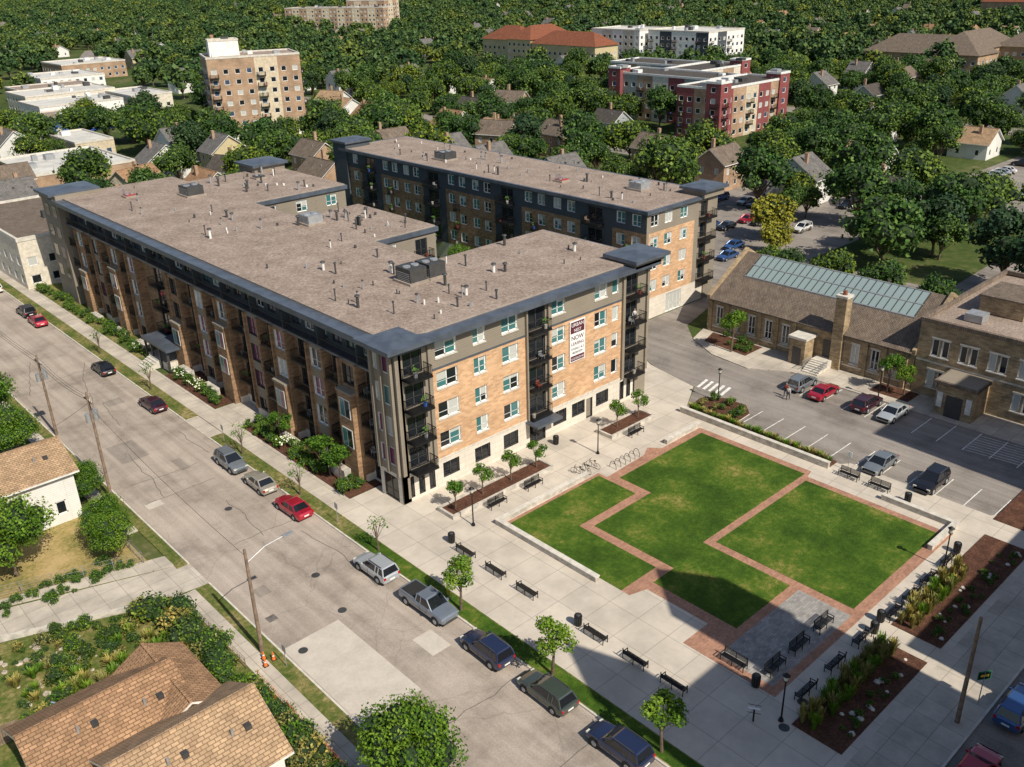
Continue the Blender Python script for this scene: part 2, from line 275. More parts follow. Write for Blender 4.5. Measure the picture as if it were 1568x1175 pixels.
b.box(4.0,4.45,-21.5,-8.8,.1,.6,'precast_wall'); b.box(4.452,16.4,-9.2,-8.8,.1,.6,'precast_wall'); b.box(27.5,33.4,-10.5,-10.1,.1,.6,'precast_wall')
b.box(34.8,35.2,-25.4,-6.6,.1,.75,'precast_wall'); b.box(33.1,33.5,-39.2,-32,.1,.6,'precast_wall'); b.box(28.2,33.098,-39.2,-38.8,.1,.6,'precast_wall')
for bx in ((3.95,4.5,-21.55,-8.75),(4.502,16.45,-9.25,-8.75),(27.45,33.45,-10.55,-10.05),(34.75,35.25,-25.45,-6.55),(33.05,33.55,-39.25,-31.95),(28.15,33.048,-39.25,-38.75)): b.box(*bx,.602,.68,'stone_cap') if bx[0]!=34.75 else b.box(*bx,.752,.83,'stone_cap')
b.obj('seat_wall')
slab('planting_bed',rect(35.25,36.6,-25.4,-6.8),.3,'mulch')
for x0,x1 in ((1.6,15.2),(24.2,31.6)):
    b=MB(); b.box(x0,x1,-5.5,-5.25,.1,.55,'precast_wall'); b.box(x0,x1,-3.35,-3.1,.1,.55,'precast_wall'); b.box(x0,x0+.25,-5.248,-3.352,.1,.55,'precast_wall'); b.box(x1-.25,x1,-5.248,-3.352,.1,.55,'precast_wall'); b.obj('raised_planter')
    slab('planting_bed',rect(x0+.25,x1-.25,-5.25,-3.35),.42,'mulch')
slab('planting_bed',rect(1.8,14.2,-45.3,-41.6),.17,'mulch',z0=.1); slab('planting_bed',rect(16.4,34,-45.3,-41.4),.17,'mulch',z0=.1); slab('planting_bed',rect(37,46,-45.3,-40.9),.17,'mulch',z0=.1)
sheet('parking_lot',[(36.6,-45.9),(36.6,-6.2),(41.8,-3.5),(43.4,4.4),(46,9.5),(51,14.2),(55,15.4),(78,15.4),(78,12.6),(66,12.2),(58,10),(54.3,6.2),(51.5,1),(50.8,-5),(53.6,-9.5),(53.6,-45.9)],.006,'asphalt_lot')
slab('lot_sidewalk',[(54.3,6.2),(58.5,7.5),(58.5,-45.9),(53.6,-45.9),(53.6,-9.5),(50.8,-5),(51.5,1)],.12,'concrete')
slab('planting_bed',[(54.6,4.5),(58.0,5.5),(58.0,-2.5),(54,-2.5)],.16,'mulch',z0=.1); slab('planting_bed',rect(55.2,58.2,-24,-19.2),.16,'mulch',z0=.1)
slab('traffic_island',[(36.8,-6.4),(39.8,-6.0),(41.4,-8),(41.6,-11),(40,-12.6),(36.8,-12.8)],.14,'mulch','stone_cap')
b=MB()
def line(x0,y0,x1,y1,wd=.05,z=.011):
    d=Vector((x1-x0,y1-y0)); d.normalize(); n=Vector((-d.y,d.x))*wd
    b.quad([(x0+n.x,y0+n.y,z),(x1+n.x,y1+n.y,z),(x1-n.x,y1-n.y,z),(x0-n.x,y0-n.y,z)],'paint_white')
for i in range(13): line(48.4,-11.2-2.75*i,53.4,-11.2-2.75*i)
for i in range(11): line(36.9,-13.2-2.75*i,41.8,-13.2-2.75*i)
for i in range(8): line(48.6+.6*i,-33.3,49.2+.6*i,-38.6,.04,.013)
for i in range(5): b.quad([(42.0,-7.4+.85*i,.012),(44.6,-6.9+.85*i,.012),(44.6,-6.5+.85*i,.012),(42.0,-7.0+.85*i,.012)],'paint_white')
b.obj('parking_markings')
sheet('lawn_courtyard',rect(36.5,54,17.5,95),.0,'grass_lawn')
sheet('far_parking_lot',rect(73,150,14,62),.004,'asphalt_lot')
sheet('side_street',rect(84,97,-120,14),.004,'asphalt_lot'); sheet('side_street',[(97,-24),(400,-10),(400,2),(97,-10)],.008,'asphalt_lot'); sheet('strip_parking_lot',[(150,-8),(210,-5),(210,22),(150,22)],.012,'asphalt_lot')
sheet('background_road',[(40,262),(53,262),(215,640),(200,640)],.004,'asphalt_lot')
sheet('background_road',[(150,60),(162,60),(162,300),(150,300)],.004,'asphalt_lot'); sheet('background_road',[(240,-60),(252,-60),(252,700),(240,700)],.004,'asphalt_lot')
# ------------------------------------------------------------------ main apartment building
H=16.9
B=empty('apartment_building')
b=MB()
fl=[3.55,6.8,10.05,13.3]
ops=[]
cols=[(4.9,7.5,2),(9.6,11.2,1),(13.4,15.6,2),(20.5,22.5,2),(27.2,29.2,2)]
for z in fl:
    for a,c,n in cols: ops.append((a,c,z+.85,z+2.6,None,2 if n==2 else 2))
    ops.append((30.1,31.2,z+.85,z+2.6,None,1))
    ops.append((1.1,3.3,z+.1,z+2.4,'glass_dark',2,'frame_dark')); ops.append((17.1,19.5,z+.1,z+2.4,'glass_dark',2,'frame_dark')); ops.append((32.4,34.6,z+.1,z+2.4,'glass_dark',2,'frame_dark'))
for a in (5,9.2,13.2,20.6,23.6,27.6): ops.append((a,a+2.1,1.1,2.75,'glass_dark',2,'frame_dark'))
for a in (.6,1.9,3.2,31.7,32.9,34.1): ops.append((a,a+.75,.5,2.85,'glass_dark',1,'frame_dark'))
ops.append((17.0,19.4,.15,2.8,'glass_dark',2,'frame_dark')); ops.append((25.95,27.0,.15,2.6,'siding_tan',1,'frame_dark'))
def regF(u,z):
    if z<3.3: return 'stone_base'
    if u<4.2 or u>31.7: return 'siding_tan'
    if 16.7<u<19.9: return 'siding_tan'
    if z>13.1: return 'siding_tan'
    return 'brick_tan'
facade(b,(0,0),(1,0),36.3,0,H-.6,ops,regF,ub=(4.2,16.7,19.9,31.7),zb=(3.3,13.1),depth=.22)
for z in fl:
    balcony(b,(0,0),(1,0),.9,3.5,z,1.35); balcony(b,(0,0),(1,0),16.9,19.7,z,.9); balcony(b,(0,0),(1,0),32.2,34.9,z,1.2)
b.box(4.2,16.7,-.06,-.003,3.22,3.42,'stone_cap'); b.box(19.9,31.7,-.06,-.003,3.22,3.42,'stone_cap'); b.box(4.2,16.7,-.08,-.003,13.02,13.18,'metal_roof_edge'); b.box(19.9,31.7,-.08,-.003,13.02,13.18,'metal_roof_edge')
for z in fl:
    for a,c,n in cols: b.box(a-.08,c+.08,-.09,-.004,z+.72,z+.84,'stone_cap')
for x in (0.02,3.85,31.72,35.9): b.box(x,x+.4,-.28,-.004,3.3,H-.62,'siding_tan')
for x in (16.6,19.75): b.box(x,x+.2,-.3,-.004,3.3,H-.62,'siding_tan')
b.box(16.4,20.2,-1.9,-.02,2.95,3.2,'metal_roof_edge')
ops=[(a,a+2,z+.85,z+2.6) for z in fl for a in (6.5,11.5)]
facade(b,(36.3,0),(0,1),17.6,0,H-.6,ops,lambda u,z:'stone_base' if z<3.3 else 'siding_tan',zb=(3.3,))
def simple(P,u,W,H0=H-.6,reg=None,step=4.2,ww=1.9,bal=False):
    ops=[]; n=max(1,int(W/step)); k=W/n
    for z in fl:
        for i in range(n):
            a=k*(i+.5)-ww/2
            if bal and i%3==1: ops.append((a,a+ww,z+.1,z+2.4,'glass_dark',2,'frame_dark')); balcony(b,P,u,a-.3,a+ww+.3,z,1.2)
            else: ops.append((a,a+ww,z+.85,z+2.6))
    facade(b,P,u,W,0,H0,ops,reg or (lambda u,z:'stone_base' if z<3.3 else ('siding_tan' if z>13.1 or int(u/k)%3==1 else 'brick_tan')),ub=[k*i for i in range(1,n)],zb=(3.3,13.1))
simple((36.3,17.6),(-1,0),17.3); simple((19,17.6),(0,1),12.2); simple((19,29.8),(1,0),9.8,reg=lambda u,z:'siding_tan',bal=True); simple((28.8,29.8),(0,1),17.7); simple((28.8,47.5),(-1,0),9.8); simple((19,47.5),(0,1),13); simple((19,60.5),(1,0),16,reg=lambda u,z:'siding_tan' if z>6.8 else 'brick_tan'); simple((35,60.5),(0,1),21.5); simple((35,82),(-1,0),16)
simple((19,82),(0,1),6); simple((19,88),(-1,0),19)
L=88.0
def U(y): return L-y
ops=[]
mods=[]
y=6.2; k=0
while y<84:
    wd=3.3; 
    if not(49<y+1.5<54): mods.append((y,y+wd))
    y+=wd+ (4.0 if k%2 else 2.7); k+=1
for i in range(int(84/2.6)):
    yy=4.6+2.6*i
    if yy<85: ops.append((U(yy+1.7),U(yy),13.3+.7,13.3+2.6,random.choice(['glass_dark','glass_blue','glass_teal','glass_dark']),2,'frame_white' if i%4==0 else 'frame_dark'))
gaps=[(mods[i][1],mods[i+1][0]) for i in range(len(mods)-1)]+[(mods[-1][1],86.5),(3.6,mods[0][0])]
for g0,g1 in gaps:
    c=(g0+g1)/2; hw=min(1.2,(g1-g0)/2-.25)
    if g1-g0<1: continue
    for z in fl[:3]+[.3]: ops.append((U(c+hw),U(c-hw),z+.1,z+2.45,'glass_dark',2,'frame_dark'))
facade(b,(.9,L),(0,-1),L,0,H-.6,ops,lambda u,z:'stone_base' if z<1.2 else ('siding_dark' if z>13.1 else 'brick_tan_shaded'),zb=(1.2,13.1))
for g0,g1 in gaps:
    if g1-g0<1.6: continue
    c=(g0+g1)/2; hw=min(1.5,(g1-g0)/2-.08)
    for z in fl[:3]: balcony(b,(.9,L),(0,-1),U(c+hw),U(c-hw),z,1.0)
b.box(.0,.897,3.5,L,13.05,13.3,'metal_roof_edge')
rail(b,(.06,4),(.06,85),13.3,.95,'metal_black',.3)
for i in range(12): b.box(.05,.89,6+7*i,6.12+7*i,13.302,15.2,'siding_dark')
for i,(y0,y1) in enumerate(mods):
    P=(0,y1); o2=[]
    W=y1-y0; c=W/2
    for z in fl[:3]: 
        o2.append((c-.95,c+.95,z+.5,z+2.65,random.choice(['glass_dark','glass_purple','blind','glass_teal','glass_purple','glass_dark']),2,'frame_white' if i%3 else 'frame_dark'))
    o2.append((c-.8,c+.8,1.2,2.7,'glass_dark',2,'frame_dark'))
    facade(b,P,(0,-1),W,0,13.05,o2,lambda u,z:'stone_base' if z<1.0 else ('siding_tan' if (i%2 and 1.0<u<2.4) else 'brick_tan_shaded'),ub=(.7,2.6),zb=(1.0,),depth=.22)
    facade(b,(0,y0),(1,0),.9,0,13.05,[],lambda u,z:'stone_base' if z<1.0 else 'brick_tan_shaded',zb=(1.0,)); facade(b,(.9,y1),(-1,0),.9,0,13.05,[],lambda u,z:'brick_tan_shaded')
    if i%2==0:
        m=(y0+y1)/2; zt=6.7 if i%4 else 9.9
        b.box(-.75,-.003,m-1.25,m+1.25,0,zt,'brick_tan_shaded'); b.box(-.85,-.004,m-1.35,m+1.35,zt+.002,zt+.25,'siding_tan')
        for zz in (3.9,)+((7.2,) if zt>7 else ()):
            b.box(-.80,-.752,m-.9,m+.9,zz,zz+2.1,'frame_white'); b.box(-.815,-.802,m-.8,m-.05,zz+.1,zz+2,'glass_purple' if i%3 else 'glass_dark'); b.box(-.815,-.802,m+.05,m+.8,zz+.1,zz+2,'glass_teal')
    for yy in (y0,y1-.3): b.box(-.22,-.006,yy+.002,yy+.298,1.0,13.04,'brick_tan_shaded')
b.box(-.003,.9,.0,3.5,0,H-.62,'siding_tan')
P=(-.12,3.5); o2=[(.5,1.3,z+.6,z+2.6,random.choice(['glass_purple','blind','glass_teal']),1) for z in fl]+[(1.7,2.9,z+.6,z+2.6,random.choice(['glass_purple','glass_teal','blind']),1) for z in fl]+[(.6,2.9,.2,2.9,'glass_dark',2,'frame_dark')]
facade(b,P,(0,-1),3.5,0,H-.62,o2,lambda u,z:'stone_base' if z<3.3 else 'siding_tan',zb=(3.3,),depth=.1)
for yy in (.02,1.62,3.1): b.box(-.4,-.125,yy,yy+.35,3.3,H-.64,'siding_tan')
b.box(-2.6,.89,47.5,55.5,3.2,3.55,'metal_roof_edge')
for yy in (48,50.5,53,55): b.box(-2.4,-2.15,yy,yy+.25,.1,3.2,'frame_dark')
for i in range(6): b.box(-2.2-.35*i-.35,-2.2-.35*i,51,54,.1,1.2-.18*i,'stone_cap')
b.box(-2.2,.88,49,55,.1,1.2,'stone_base')
for yy in (8,18,37,44,58,66,75): b.box(-1.6,-.8,yy,yy+3,.1,.9+.2*(yy%3),'precast_wall')
b.box(-.7,6.5,85.5,92.5,0,17.5,'siding_tan'); 
for z in fl: b.box(-.76,-.702,86.3,88,z+.7,z+2.5,'glass_dark'); b.box(-.76,-.702,89.5,91.2,z+.7,z+2.5,'glass_dark')
off=[(-1.1,-1.1),(37.2,-1.1),(37.2,17.9),(19.3,17.9),(19.3,29.5),(29.1,29.5),(29.1,47.8),(19.3,47.8),(19.3,60.2),(35.3,60.2),(35.3,82.3),(19.3,82.3),(19.3,88.3),(-1.1,88.3)]
b.prism(off,H-.62,H-.02,'metal_roof_edge'); b.add([(x,y,H-.62) for x,y in off],[tuple(range(len(off)))],'frame_dark')
ins=[(.3,.3),(36.6,.3),(36.6,17.6),(19.0,17.6),(19.0,29.8),(28.8,29.8),(28.8,47.5),(19.0,47.5),(19.0,60.5),(35,60.5),(35,82),(19.0,82),(19.0,88),(.3,88)]
b.prism(ins,H-.019,H+.16,'roof_membrane','roof_edge_tan')
def tcap(x0,x1,y0,y1,z):
    b.box(x0+.5,x1-.5,y0+.5,y1-.5,H-.3,z,'siding_tan'); b.box(x0,x1,y0,y1,z,z+.4,'metal_roof_edge')
    cx,cy=(x0+x1)/2,(y0+y1)/2; b.add([(x0+.1,y0+.1,z+.402),(x1-.1,y0+.1,z+.402),(x1-.1,y1-.1,z+.402),(x0+.1,y1-.1,z+.402),(cx,cy,z+.75)],[(0,1,4),(1,2,4),(2,3,4),(3,0,4)],'metal_roof_edge')
tcap(-1.4,4.1,-1.4,4.1,H-.35); tcap(32.2,38.2,-1.6,3.4,H+.4); tcap(-1.5,6.4,86,92.8,H+.5); tcap(29.2,35.9,79,85.5,H+1.0)
b.box(34.4,36.31,-.02,3.0,0,H+.4,'siding_tan')
def hvac(x,y,z,a,c,h,m='metal_dark'):
    b.box(x-a/2,x+a/2,y-c/2,y+c/2,z,z+h,m); b.box(x-a/2-.25,x+a/2+.25,y-c/2-.25,y+c/2+.25,z,z+.25,'roof_edge_tan')
    for i in (-.25,.25):
        b.cyl((x+a*i,y,z+h),(x+a*i,y,z+h+.12),min(a,c)*.2,min(a,c)*.2,'metal_grey',12)
    for j in range(5): b.box(x-a/2-.03,x-a/2-.001,y-c/2+.2,y+c/2-.2,z+.35+j*.2,z+.42+j*.2,'metal_grey')
rz=H+.16
hvac(12.4,13.2,rz,2.2,2.6,1.7); hvac(15.0,13.2,rz,2.2,2.6,1.7,'metal_dark'); hvac(15,72,rz,2.6,3,1.5); hvac(18.2,43,rz,2.2,2.6,1.3,'metal_grey'); hvac(8,78.5,rz,1.5,1.5,.4,'metal_red'); hvac(28,75,rz,1.5,1.5,.5)
def vents(rects,n,zz):
    for _ in range(n):
        x0,x1,y0,y1=random.choice(rects); x=random.uniform(x0,x1); yv=random.uniform(y0,y1); h=random.choice([.35,.5,.9,1.2]); r=random.choice([.07,.1,.16])
        b.cyl((x,yv,zz),(x,yv,zz+h),r,r,random.choice(['metal_grey','metal_dark','metal_dark','frame_white']),8)
        if h>.8: b.cyl((x,yv,zz+h),(x,yv,zz+h+.15),r*1.9,r*1.5,'metal_dark',8)
vents([(3,17,4,85),(3,17,4,85),(3,34,2,16),(20,27,31,46),(20,33,62,80)],120,rz)
b.obj('walls_and_roof',B)
bn=MB(); bn.box(23.1,25.5,-.16,-.1,8.0,12.8,'banner_white'); bn.box(23.22,25.38,-.17,-.162,11.35,12.65,'banner_dark'); bn.box(23.22,25.38,-.17,-.162,8.1,8.7,'banner_dark'); bn.obj('leasing_banner_panel',B)
def txt(body,x,y,z,size,m,rot,parent,al='CENTER'):
    cu=bpy.data.curves.new('lettering','FONT'); cu.body=body; cu.size=size; cu.align_x=al; cu.extrude=.004; cu.materials.append(M[m]); o=bpy.data.objects.new('lettering',cu); COL.objects.link(o); o.location=(x,y,z); o.rotation_euler=rot; o.parent=parent; return o
for s,zz,sz,mm in (('URBAN',12.1,.58,'banner_white'),('NEST',11.5,.5,'banner_white'),('NOW',10.55,.75,'banner_dark'),('LEASING',9.95,.52,'banner_dark'),('STUDIO 1 & 2',9.4,.33,'metal_black'),('BEDROOM',8.95,.33,'metal_black'),('612.555.0142',8.25,.36,'banner_white')): txt(s,24.3,-.18,zz,sz,mm,(rad(90),0,0),B)
# ------------------------------------------------------------------ second apartment building
B2=empty('apartment_building'); b=MB(); H2=16.3; X0,X1,Y0,Y1=55,70.6,15.6,92
L=Y1-Y0; ops=[]; fl2=[3.4,6.6,9.8,13.0]
nsec=12; k=L/nsec
def reg2(u,z):
    if z<3.2: return 'stone_base'
    s=int(u/k)
    if z>12.9: return 'siding_dark'
    return 'siding_dark' if s%3==1 else 'brick_tan_shaded'
for i in range(nsec):
    for z in fl2:
        a=i*k
        if i%3==1:
            ops.append((a+1.6,a+4.4,z+.1,z+2.35,'glass_dark',2,'frame_dark')); balcony(b,(X0,Y1),(0,-1),a+1.3,a+4.7,z,1.3)
        else:
            ops.append((a+.8,a+2.4,z+.8,z+2.5,random.choice([None,'glass_teal','blind']),2)); ops.append((a+3.7,a+5.3,z+.8,z+2.5,None,2))
            if i%3==2 and z<12: balcony(b,(X0,Y1),(0,-1),a+2.5,a+3.6,z,.7)
facade(b,(X0,Y1),(0,-1),L,0,H2-.5,ops,reg2,ub=[k*i for i in range(1,nsec)],zb=(3.2,12.9))
ops=[]
for z in fl2:
    for a in (.9,4.0,7.6): ops.append((a,a+1.7,z+.8,z+2.5,None,2))
    ops.append((12.4,14.6,z+.1,z+2.35,'glass_dark',2,'frame_dark')); balcony(b,(X0,Y0),(1,0),12.0,15.0,z,1.2)
ops.append((5,8.6,.1,2.9,'blind',4))
facade(b,(X0,Y0),(1,0),15.6,0,H2-.5,ops,lambda u,z:'stone_base' if z<3.2 else ('siding_tan' if (u>11 or z>12.9 or u<.5) else 'brick_tan'),ub=(.5,11),zb=(3.2,12.9))
fl=fl2
simple((X1,Y0),(0,1),L,H2-.5); simple((X1,Y1),(-1,0),15.6,H2-.5)
b.prism([(X0-.5,Y0-.5),(X1+.5,Y0-.5),(X1+.5,Y1+.5),(X0-.5,Y1+.5)],H2-.5,H2,'metal_roof_edge'); b.quad([(X0-.1,Y0-.1,H2+.004),(X1+.1,Y0-.1,H2+.004),(X1+.1,Y1+.1,H2+.004),(X0-.1,Y1+.1,H2+.004)],'roof_membrane')
H=H2; tcap(66.4,72.2,14.2,19,H2+.7); tcap(54.3,60.5,89.5,95,H2+.9); b.box(68.8,71.2,15.4,18.5,0,H2+.6,'siding_tan'); H=16.9
b.box(54.6,60.2,89.9,94.4,0,H2+.9,'siding_dark')
hvac(60.4,66.5,H2,2.6,3,1.4); hvac(64.6,25,H2,2.4,2.4,1.2,'metal_grey'); hvac(61,38,H2,1.6,1.6,.4,'metal_red'); vents([(56.5,69,18,89)],60,H2)
b.obj('walls_and_roof',B2)
# ------------------------------------------------------------------ old brick hall (gable with skylight)
O=empty('brick_school_hall'); b=MB()
xa,xb,ya,yb=58.5,75,-22.6,7.0; ze=5.0; zr=9.6; xm=(xa+xb)/2
ops=[]
for yy in (5,2.4,-.2,-2.8,-5.4,-13.2,-15.2,-17.8,-20.2): 
    u=yb-yy; ops.append((round(u-.55,2),round(u+.55,2),1.3,3.9,'blind' if random.random()<.4 else 'glass_dark',2))
facade(b,(xa,yb),(0,-1),yb-ya,0,ze,ops,lambda u,z:'stone_cap' if .8<z<1.0 else 'brick_old',zb=(.8,1.0))
facade(b,(xa,ya),(1,0),xb-xa,0,ze,[],lambda u,z:'brick_old'); facade(b,(xb,ya),(0,1),yb-ya,0,ze,[],lambda u,z:'brick_old')
facade(b,(xb,yb),(-1,0),xb-xa,0,ze,[(a,a+1.2,1.2,4,'glass_dark',2) for a in (2,5,10,13)],lambda u,z:'brick_old')
for yy in (5,2.4,-.2,-2.8,-5.4,-13.2,-15.2,-17.8,-20.2): b.box(xa-.07,xa-.004,yy-.65,yy+.65,1.15,1.29,'stone_cap'); b.box(xa-.05,xa-.004,yy-.65,yy+.65,3.92,4.12,'stone_cap')
for yy in (ya,yb): b.quad([(xa,yy,ze),(xb,yy,ze),(xm,yy,zr)],'brick_old')
def slope(p,q,r,s,m,t=.15):
    b.quad([p,q,r,s],m); b.quad([(x,y,z-t) for x,y,z in (p,q,r,s)],m)
    P=[p,q,r,s]
    for i in range(4): 
        a,c=P[i],P[(i+1)%4]; b.quad([a,c,(c[0],c[1],c[2]-t),(a[0],a[1],a[2]-t)],'frame_dark')
sl=(zr-ze)/(xm-xa)
slope((xa-.5,ya+.3,ze-.5*sl+.2),(xa-.5,yb-.45,ze-.5*sl+.2),(xm,yb-.45,zr+.2),(xm,ya+.3,zr+.2),'shingle_slate')
slope((xb+.5,ya+.3,ze-.5*sl+.2),(xb+.5,yb-.45,ze-.5*sl+.2),(xm,yb-.45,zr+.2),(xm,ya+.3,zr+.2),'shingle_slate')
for yy in (yb-.45,ya-.1):
    b.add([(xa-.3,yy,ze-.3),(xm,yy,zr+.2),(xb+.3,yy,ze-.3),(xa-.3,yy,ze+.35),(xm,yy,zr+.75),(xb+.3,yy,ze+.35),(xa-.3,yy+.45,ze-.3),(xm,yy+.45,zr+.2),(xb+.3,yy+.45,ze-.3),(xa-.3,yy+.45,ze+.35),(xm,yy+.45,zr+.75),(xb+.3,yy+.45,ze+.35)],[(0,1,4,3),(1,2,5,4),(6,7,10,9),(7,8,11,10),(3,4,10,9),(4,5,11,10),(0,3,9,6),(2,5,11,8)],'brick_old')
def SP(t,y,o): return (xa+(xm-xa)*t,y,ze+(zr-ze)*t+.2+o)
b.quad([SP(.5,-20,.12),SP(.5,4,.12),SP(.97,4,.12),SP(.97,-20,.12)],'skylight_glass')
for i in range(25):
    yy=-20+i; b.add([SP(.5,yy-.04,.1),SP(.5,yy+.04,.1),SP(.97,yy+.04,.1),SP(.97,yy-.04,.1),SP(.5,yy-.04,.2),SP(.5,yy+.04,.2),SP(.97,yy+.04,.2),SP(.97,yy-.04,.2)],[(4,5,6,7),(0,3,7,4),(1,2,6,5)],'metal_dark')
for t in (.5,.735,.97): b.add([SP(t-.006,-20.1,.21),SP(t-.006,4.1,.21),SP(t+.006,4.1,.21),SP(t+.006,-20.1,.21),SP(t-.006,-20.1,0),SP(t-.006,4.1,0)],[(0,1,2,3),(0,1,5,4)],'metal_grey')
b.box(57.9,59.3,-13.6,-12.2,0,9.6,'brick_old'); b.box(57.8,59.4,-13.7,-12.1,9.6,9.9,'stone_cap'); b.cyl((58.6,-12.9,9.9),(58.6,-12.9,10.4),.3,.25,'shingle_red')
for yy in (6.4,3.7,1.1,-1.5,-4.1,-6.7,-16.6,-19,-21.6): b.box(xa-.2,xa-.003,yy-.25,yy+.25,0,ze-.1,'brick_old')
b.box(56.0,58.49,-9.8,-7.6,0,3.6,'brick_old'); b.box(55.8,58.48,-10,-7.4,3.602,3.9,'stone_cap'); b.box(55.94,55.998,-9.3,-8.1,.1,2.5,'frame_dark')
for i in range(6): b.box(54.6+.35*i,54.95+.35*i,-12.6,-10.4,.1,.28+.16*i,'stone_cap')
b.box(56.7,58.49,-12.6,-10.4,.1,1.2,'stone_cap'); b.box(58.42,58.49,-12.1,-10.9,1.21,3.5,'frame_dark')
rail(b,(54.7,-10.35),(56.8,-10.35),.6,.9,'metal_grey'); rail(b,(54.7,-12.65),(56.8,-12.65),.6,.9,'metal_grey')
b.obj('walls_and_roof',O)
O=empty('brick_school'); b=MB(); hz=9.4
ops=[]
Wf=33
for i in range(10):
    a=1.6+3.2*i
    for z0,z1 in ((1.3,3.4),(5.2,7.3)): 
        if z0<2 and 4<a<11: continue
        ops.append((a,a+.85,z0,z1,'blind' if random.random()<.3 else 'glass_dark',1)); ops.append((a+1.15,a+2.0,z0,z1,'glass_dark',1))
        b.box(58.42,58.497,-22.7-a-2.1,-22.7-a+.1,z0-.16,z0-.01,'stone_cap'); b.box(58.44,58.497,-22.7-a-2.1,-22.7-a+.1,z1+.01,z1+.22,'stone_cap')
facade(b,(58.5,-22.7),(0,-1),Wf,0,hz,ops,lambda u,z:'stone_cap' if 4.3<z<4.5 else 'brick_old',zb=(4.3,4.5))
facade(b,(58.5,-22.7-Wf),(1,0),24,0,hz,[],lambda u,z:'brick_old'); facade(b,(82.5,-22.7),(-1,0),24,0,hz,[],lambda u,z:'brick_old'); facade(b,(82.5,-22.7-Wf),(0,1),Wf,0,hz,[],lambda u,z:'brick_old')
b.quad([(58.6,-22.8,hz-.5),(82.4,-22.8,hz-.5),(82.4,-22.6-Wf,hz-.5),(58.6,-22.6-Wf,hz-.5)],'roof_membrane')
for bx in ((58.35,58.85,-22.8-Wf,-22.55),(82.2,82.65,-22.8-Wf,-22.55)): b.box(*bx,hz-.3,hz+.15,'shingle_slate')
b.box(58.86,82.19,-23.0,-22.55,hz-.3,hz+.15,'shingle_slate')
b.box(66,72,-31,-26,hz-.4,hz+1.6,'brick_old'); b.box(65.8,72.2,-31.2,-25.8,hz+1.6,hz+1.8,'shingle_slate'); b.box(62,64,-28,-26,hz-.4,hz+.5,'metal_grey'); b.box(75,78,-36,-32,hz-.4,hz+1,'metal_grey')
b.box(54.6,58.49,-31.4,-27.2,0,3.9,'brick_old'); b.box(54.3,58.48,-31.7,-26.9,3.902,4.25,'shingle_slate'); b.box(54.5,58.3,-31.5,-27.1,4.252,4.3,'siding_tan'); b.box(54.53,54.598,-30.2,-28.4,.1,2.7,'frame_dark'); b.box(54.5,54.597,-31.2,-30.6,1.1,2.9,'frame_white'); b.box(54.5,54.597,-28.0,-27.4,1.1,2.9,'frame_white')
b.obj('walls_and_roof',O)
# ------------------------------------------------------------------ houses
def house(name,x,y,w,d,h,pitch,wall,roof,rz=0,axis='x',wing=None,chim=True,detail=True):
    b=MB(); hw,hd=w/2,d/2
    def gable(x0,x1,y0,y1,ax,zo=0):
        hh=h+zo
        if ax=='x':
            ym=(y0+y1)/2; zr=hh+(y1-y0)/2*pitch; o=.5; so=o*pitch
            for yy,s in ((y0,-1),(y1,1)):
                P=[(x0-o,yy+s*o,hh-so+.12),(x1+o,yy+s*o,hh-so+.12),(x1+o,ym,zr+.12),(x0-o,ym,zr+.12)]
                b.quad(P,roof); b.quad([(a,c,e-.18) for a,c,e in P],'frame_white')
                for i in range(4): a,c=P[i],P[(i+1)%4]; b.quad([a,c,(c[0],c[1],c[2]-.18),(a[0],a[1],a[2]-.18)],'frame_white')
            for xx in (x0,x1): b.quad([(xx,y0,hh),(xx,y1,hh),(xx,ym,zr)],wall)
            b.box(x0-o,x1+o,ym-.12,ym+.12,zr+.1,zr+.17,roof)
        else:
            xm=(x0+x1)/2; zr=hh+(x1-x0)/2*pitch; o=.5; so=o*pitch
            for xx,s in ((x0,-1),(x1,1)):
                P=[(xx+s*o,y0-o,hh-so+.12),(xx+s*o,y1+o,hh-so+.12),(xm,y1+o,zr+.12),(xm,y0-o,zr+.12)]
                b.quad(P,roof); b.quad([(a,c,e-.18) for a,c,e in P],'frame_white')
                for i in range(4): a,c=P[i],P[(i+1)%4]; b.quad([a,c,(c[0],c[1],c[2]-.18),(a[0],a[1],a[2]-.18)],'frame_white')
            for yy in (y0,y1): b.quad([(x0,yy,hh),(x1,yy,hh),(xm,yy,zr)],wall)
            b.box(xm-.12,xm+.12,y0-o,y1+o,zr+.1,zr+.17,roof)
        for P,u,W in (((x0,y0),(1,0),x1-x0),((x1,y0),(0,1),y1-y0),((x1,y1),(-1,0),x1-x0),((x0,y1),(0,-1),y1-y0)):
            ops=[]; n=max(1,int(W/3.2)); kk=W/n
            for i in range(n):
                c=kk*(i+.5)
                for z0 in ([1.0,3.7] if hh>5.2 else [1.0]):
                    if z0+1.4<hh: ops.append((c-.5,c+.5,z0,z0+1.4,'glass_dark' if random.random()<.7 else 'blind',1))
            facade(b,P,u,W,0,hh,ops,lambda u,z:wall,depth=.1)
    gable(-hw,hw,-hd,hd,axis)
    if wing: gable(*wing)
    if chim: b.box(hw*.3,hw*.3+.7,hd*.25,hd*.25+.7,h,h+max(hw,hd)*pitch+.9,'brick_bg')
    if detail:
        for px,py in ((-hw*.4,-hd*.4),(hw*.5,-hd*.5)):
            if axis=='x': zz=h+(hd-abs(py))*pitch
            else: zz=h+(hw-abs(px))*pitch
            b.cyl((px,py,zz),(px,py,zz+.6),.09,.09,'metal_grey'); b.box(px+.8,px+1.2,py-.2,py+.2,zz-.3 if axis!='x' else zz+.0,zz+.35,'metal_dark')
    me=b.mesh(name); return put(me,name,(x,y,0),rz)
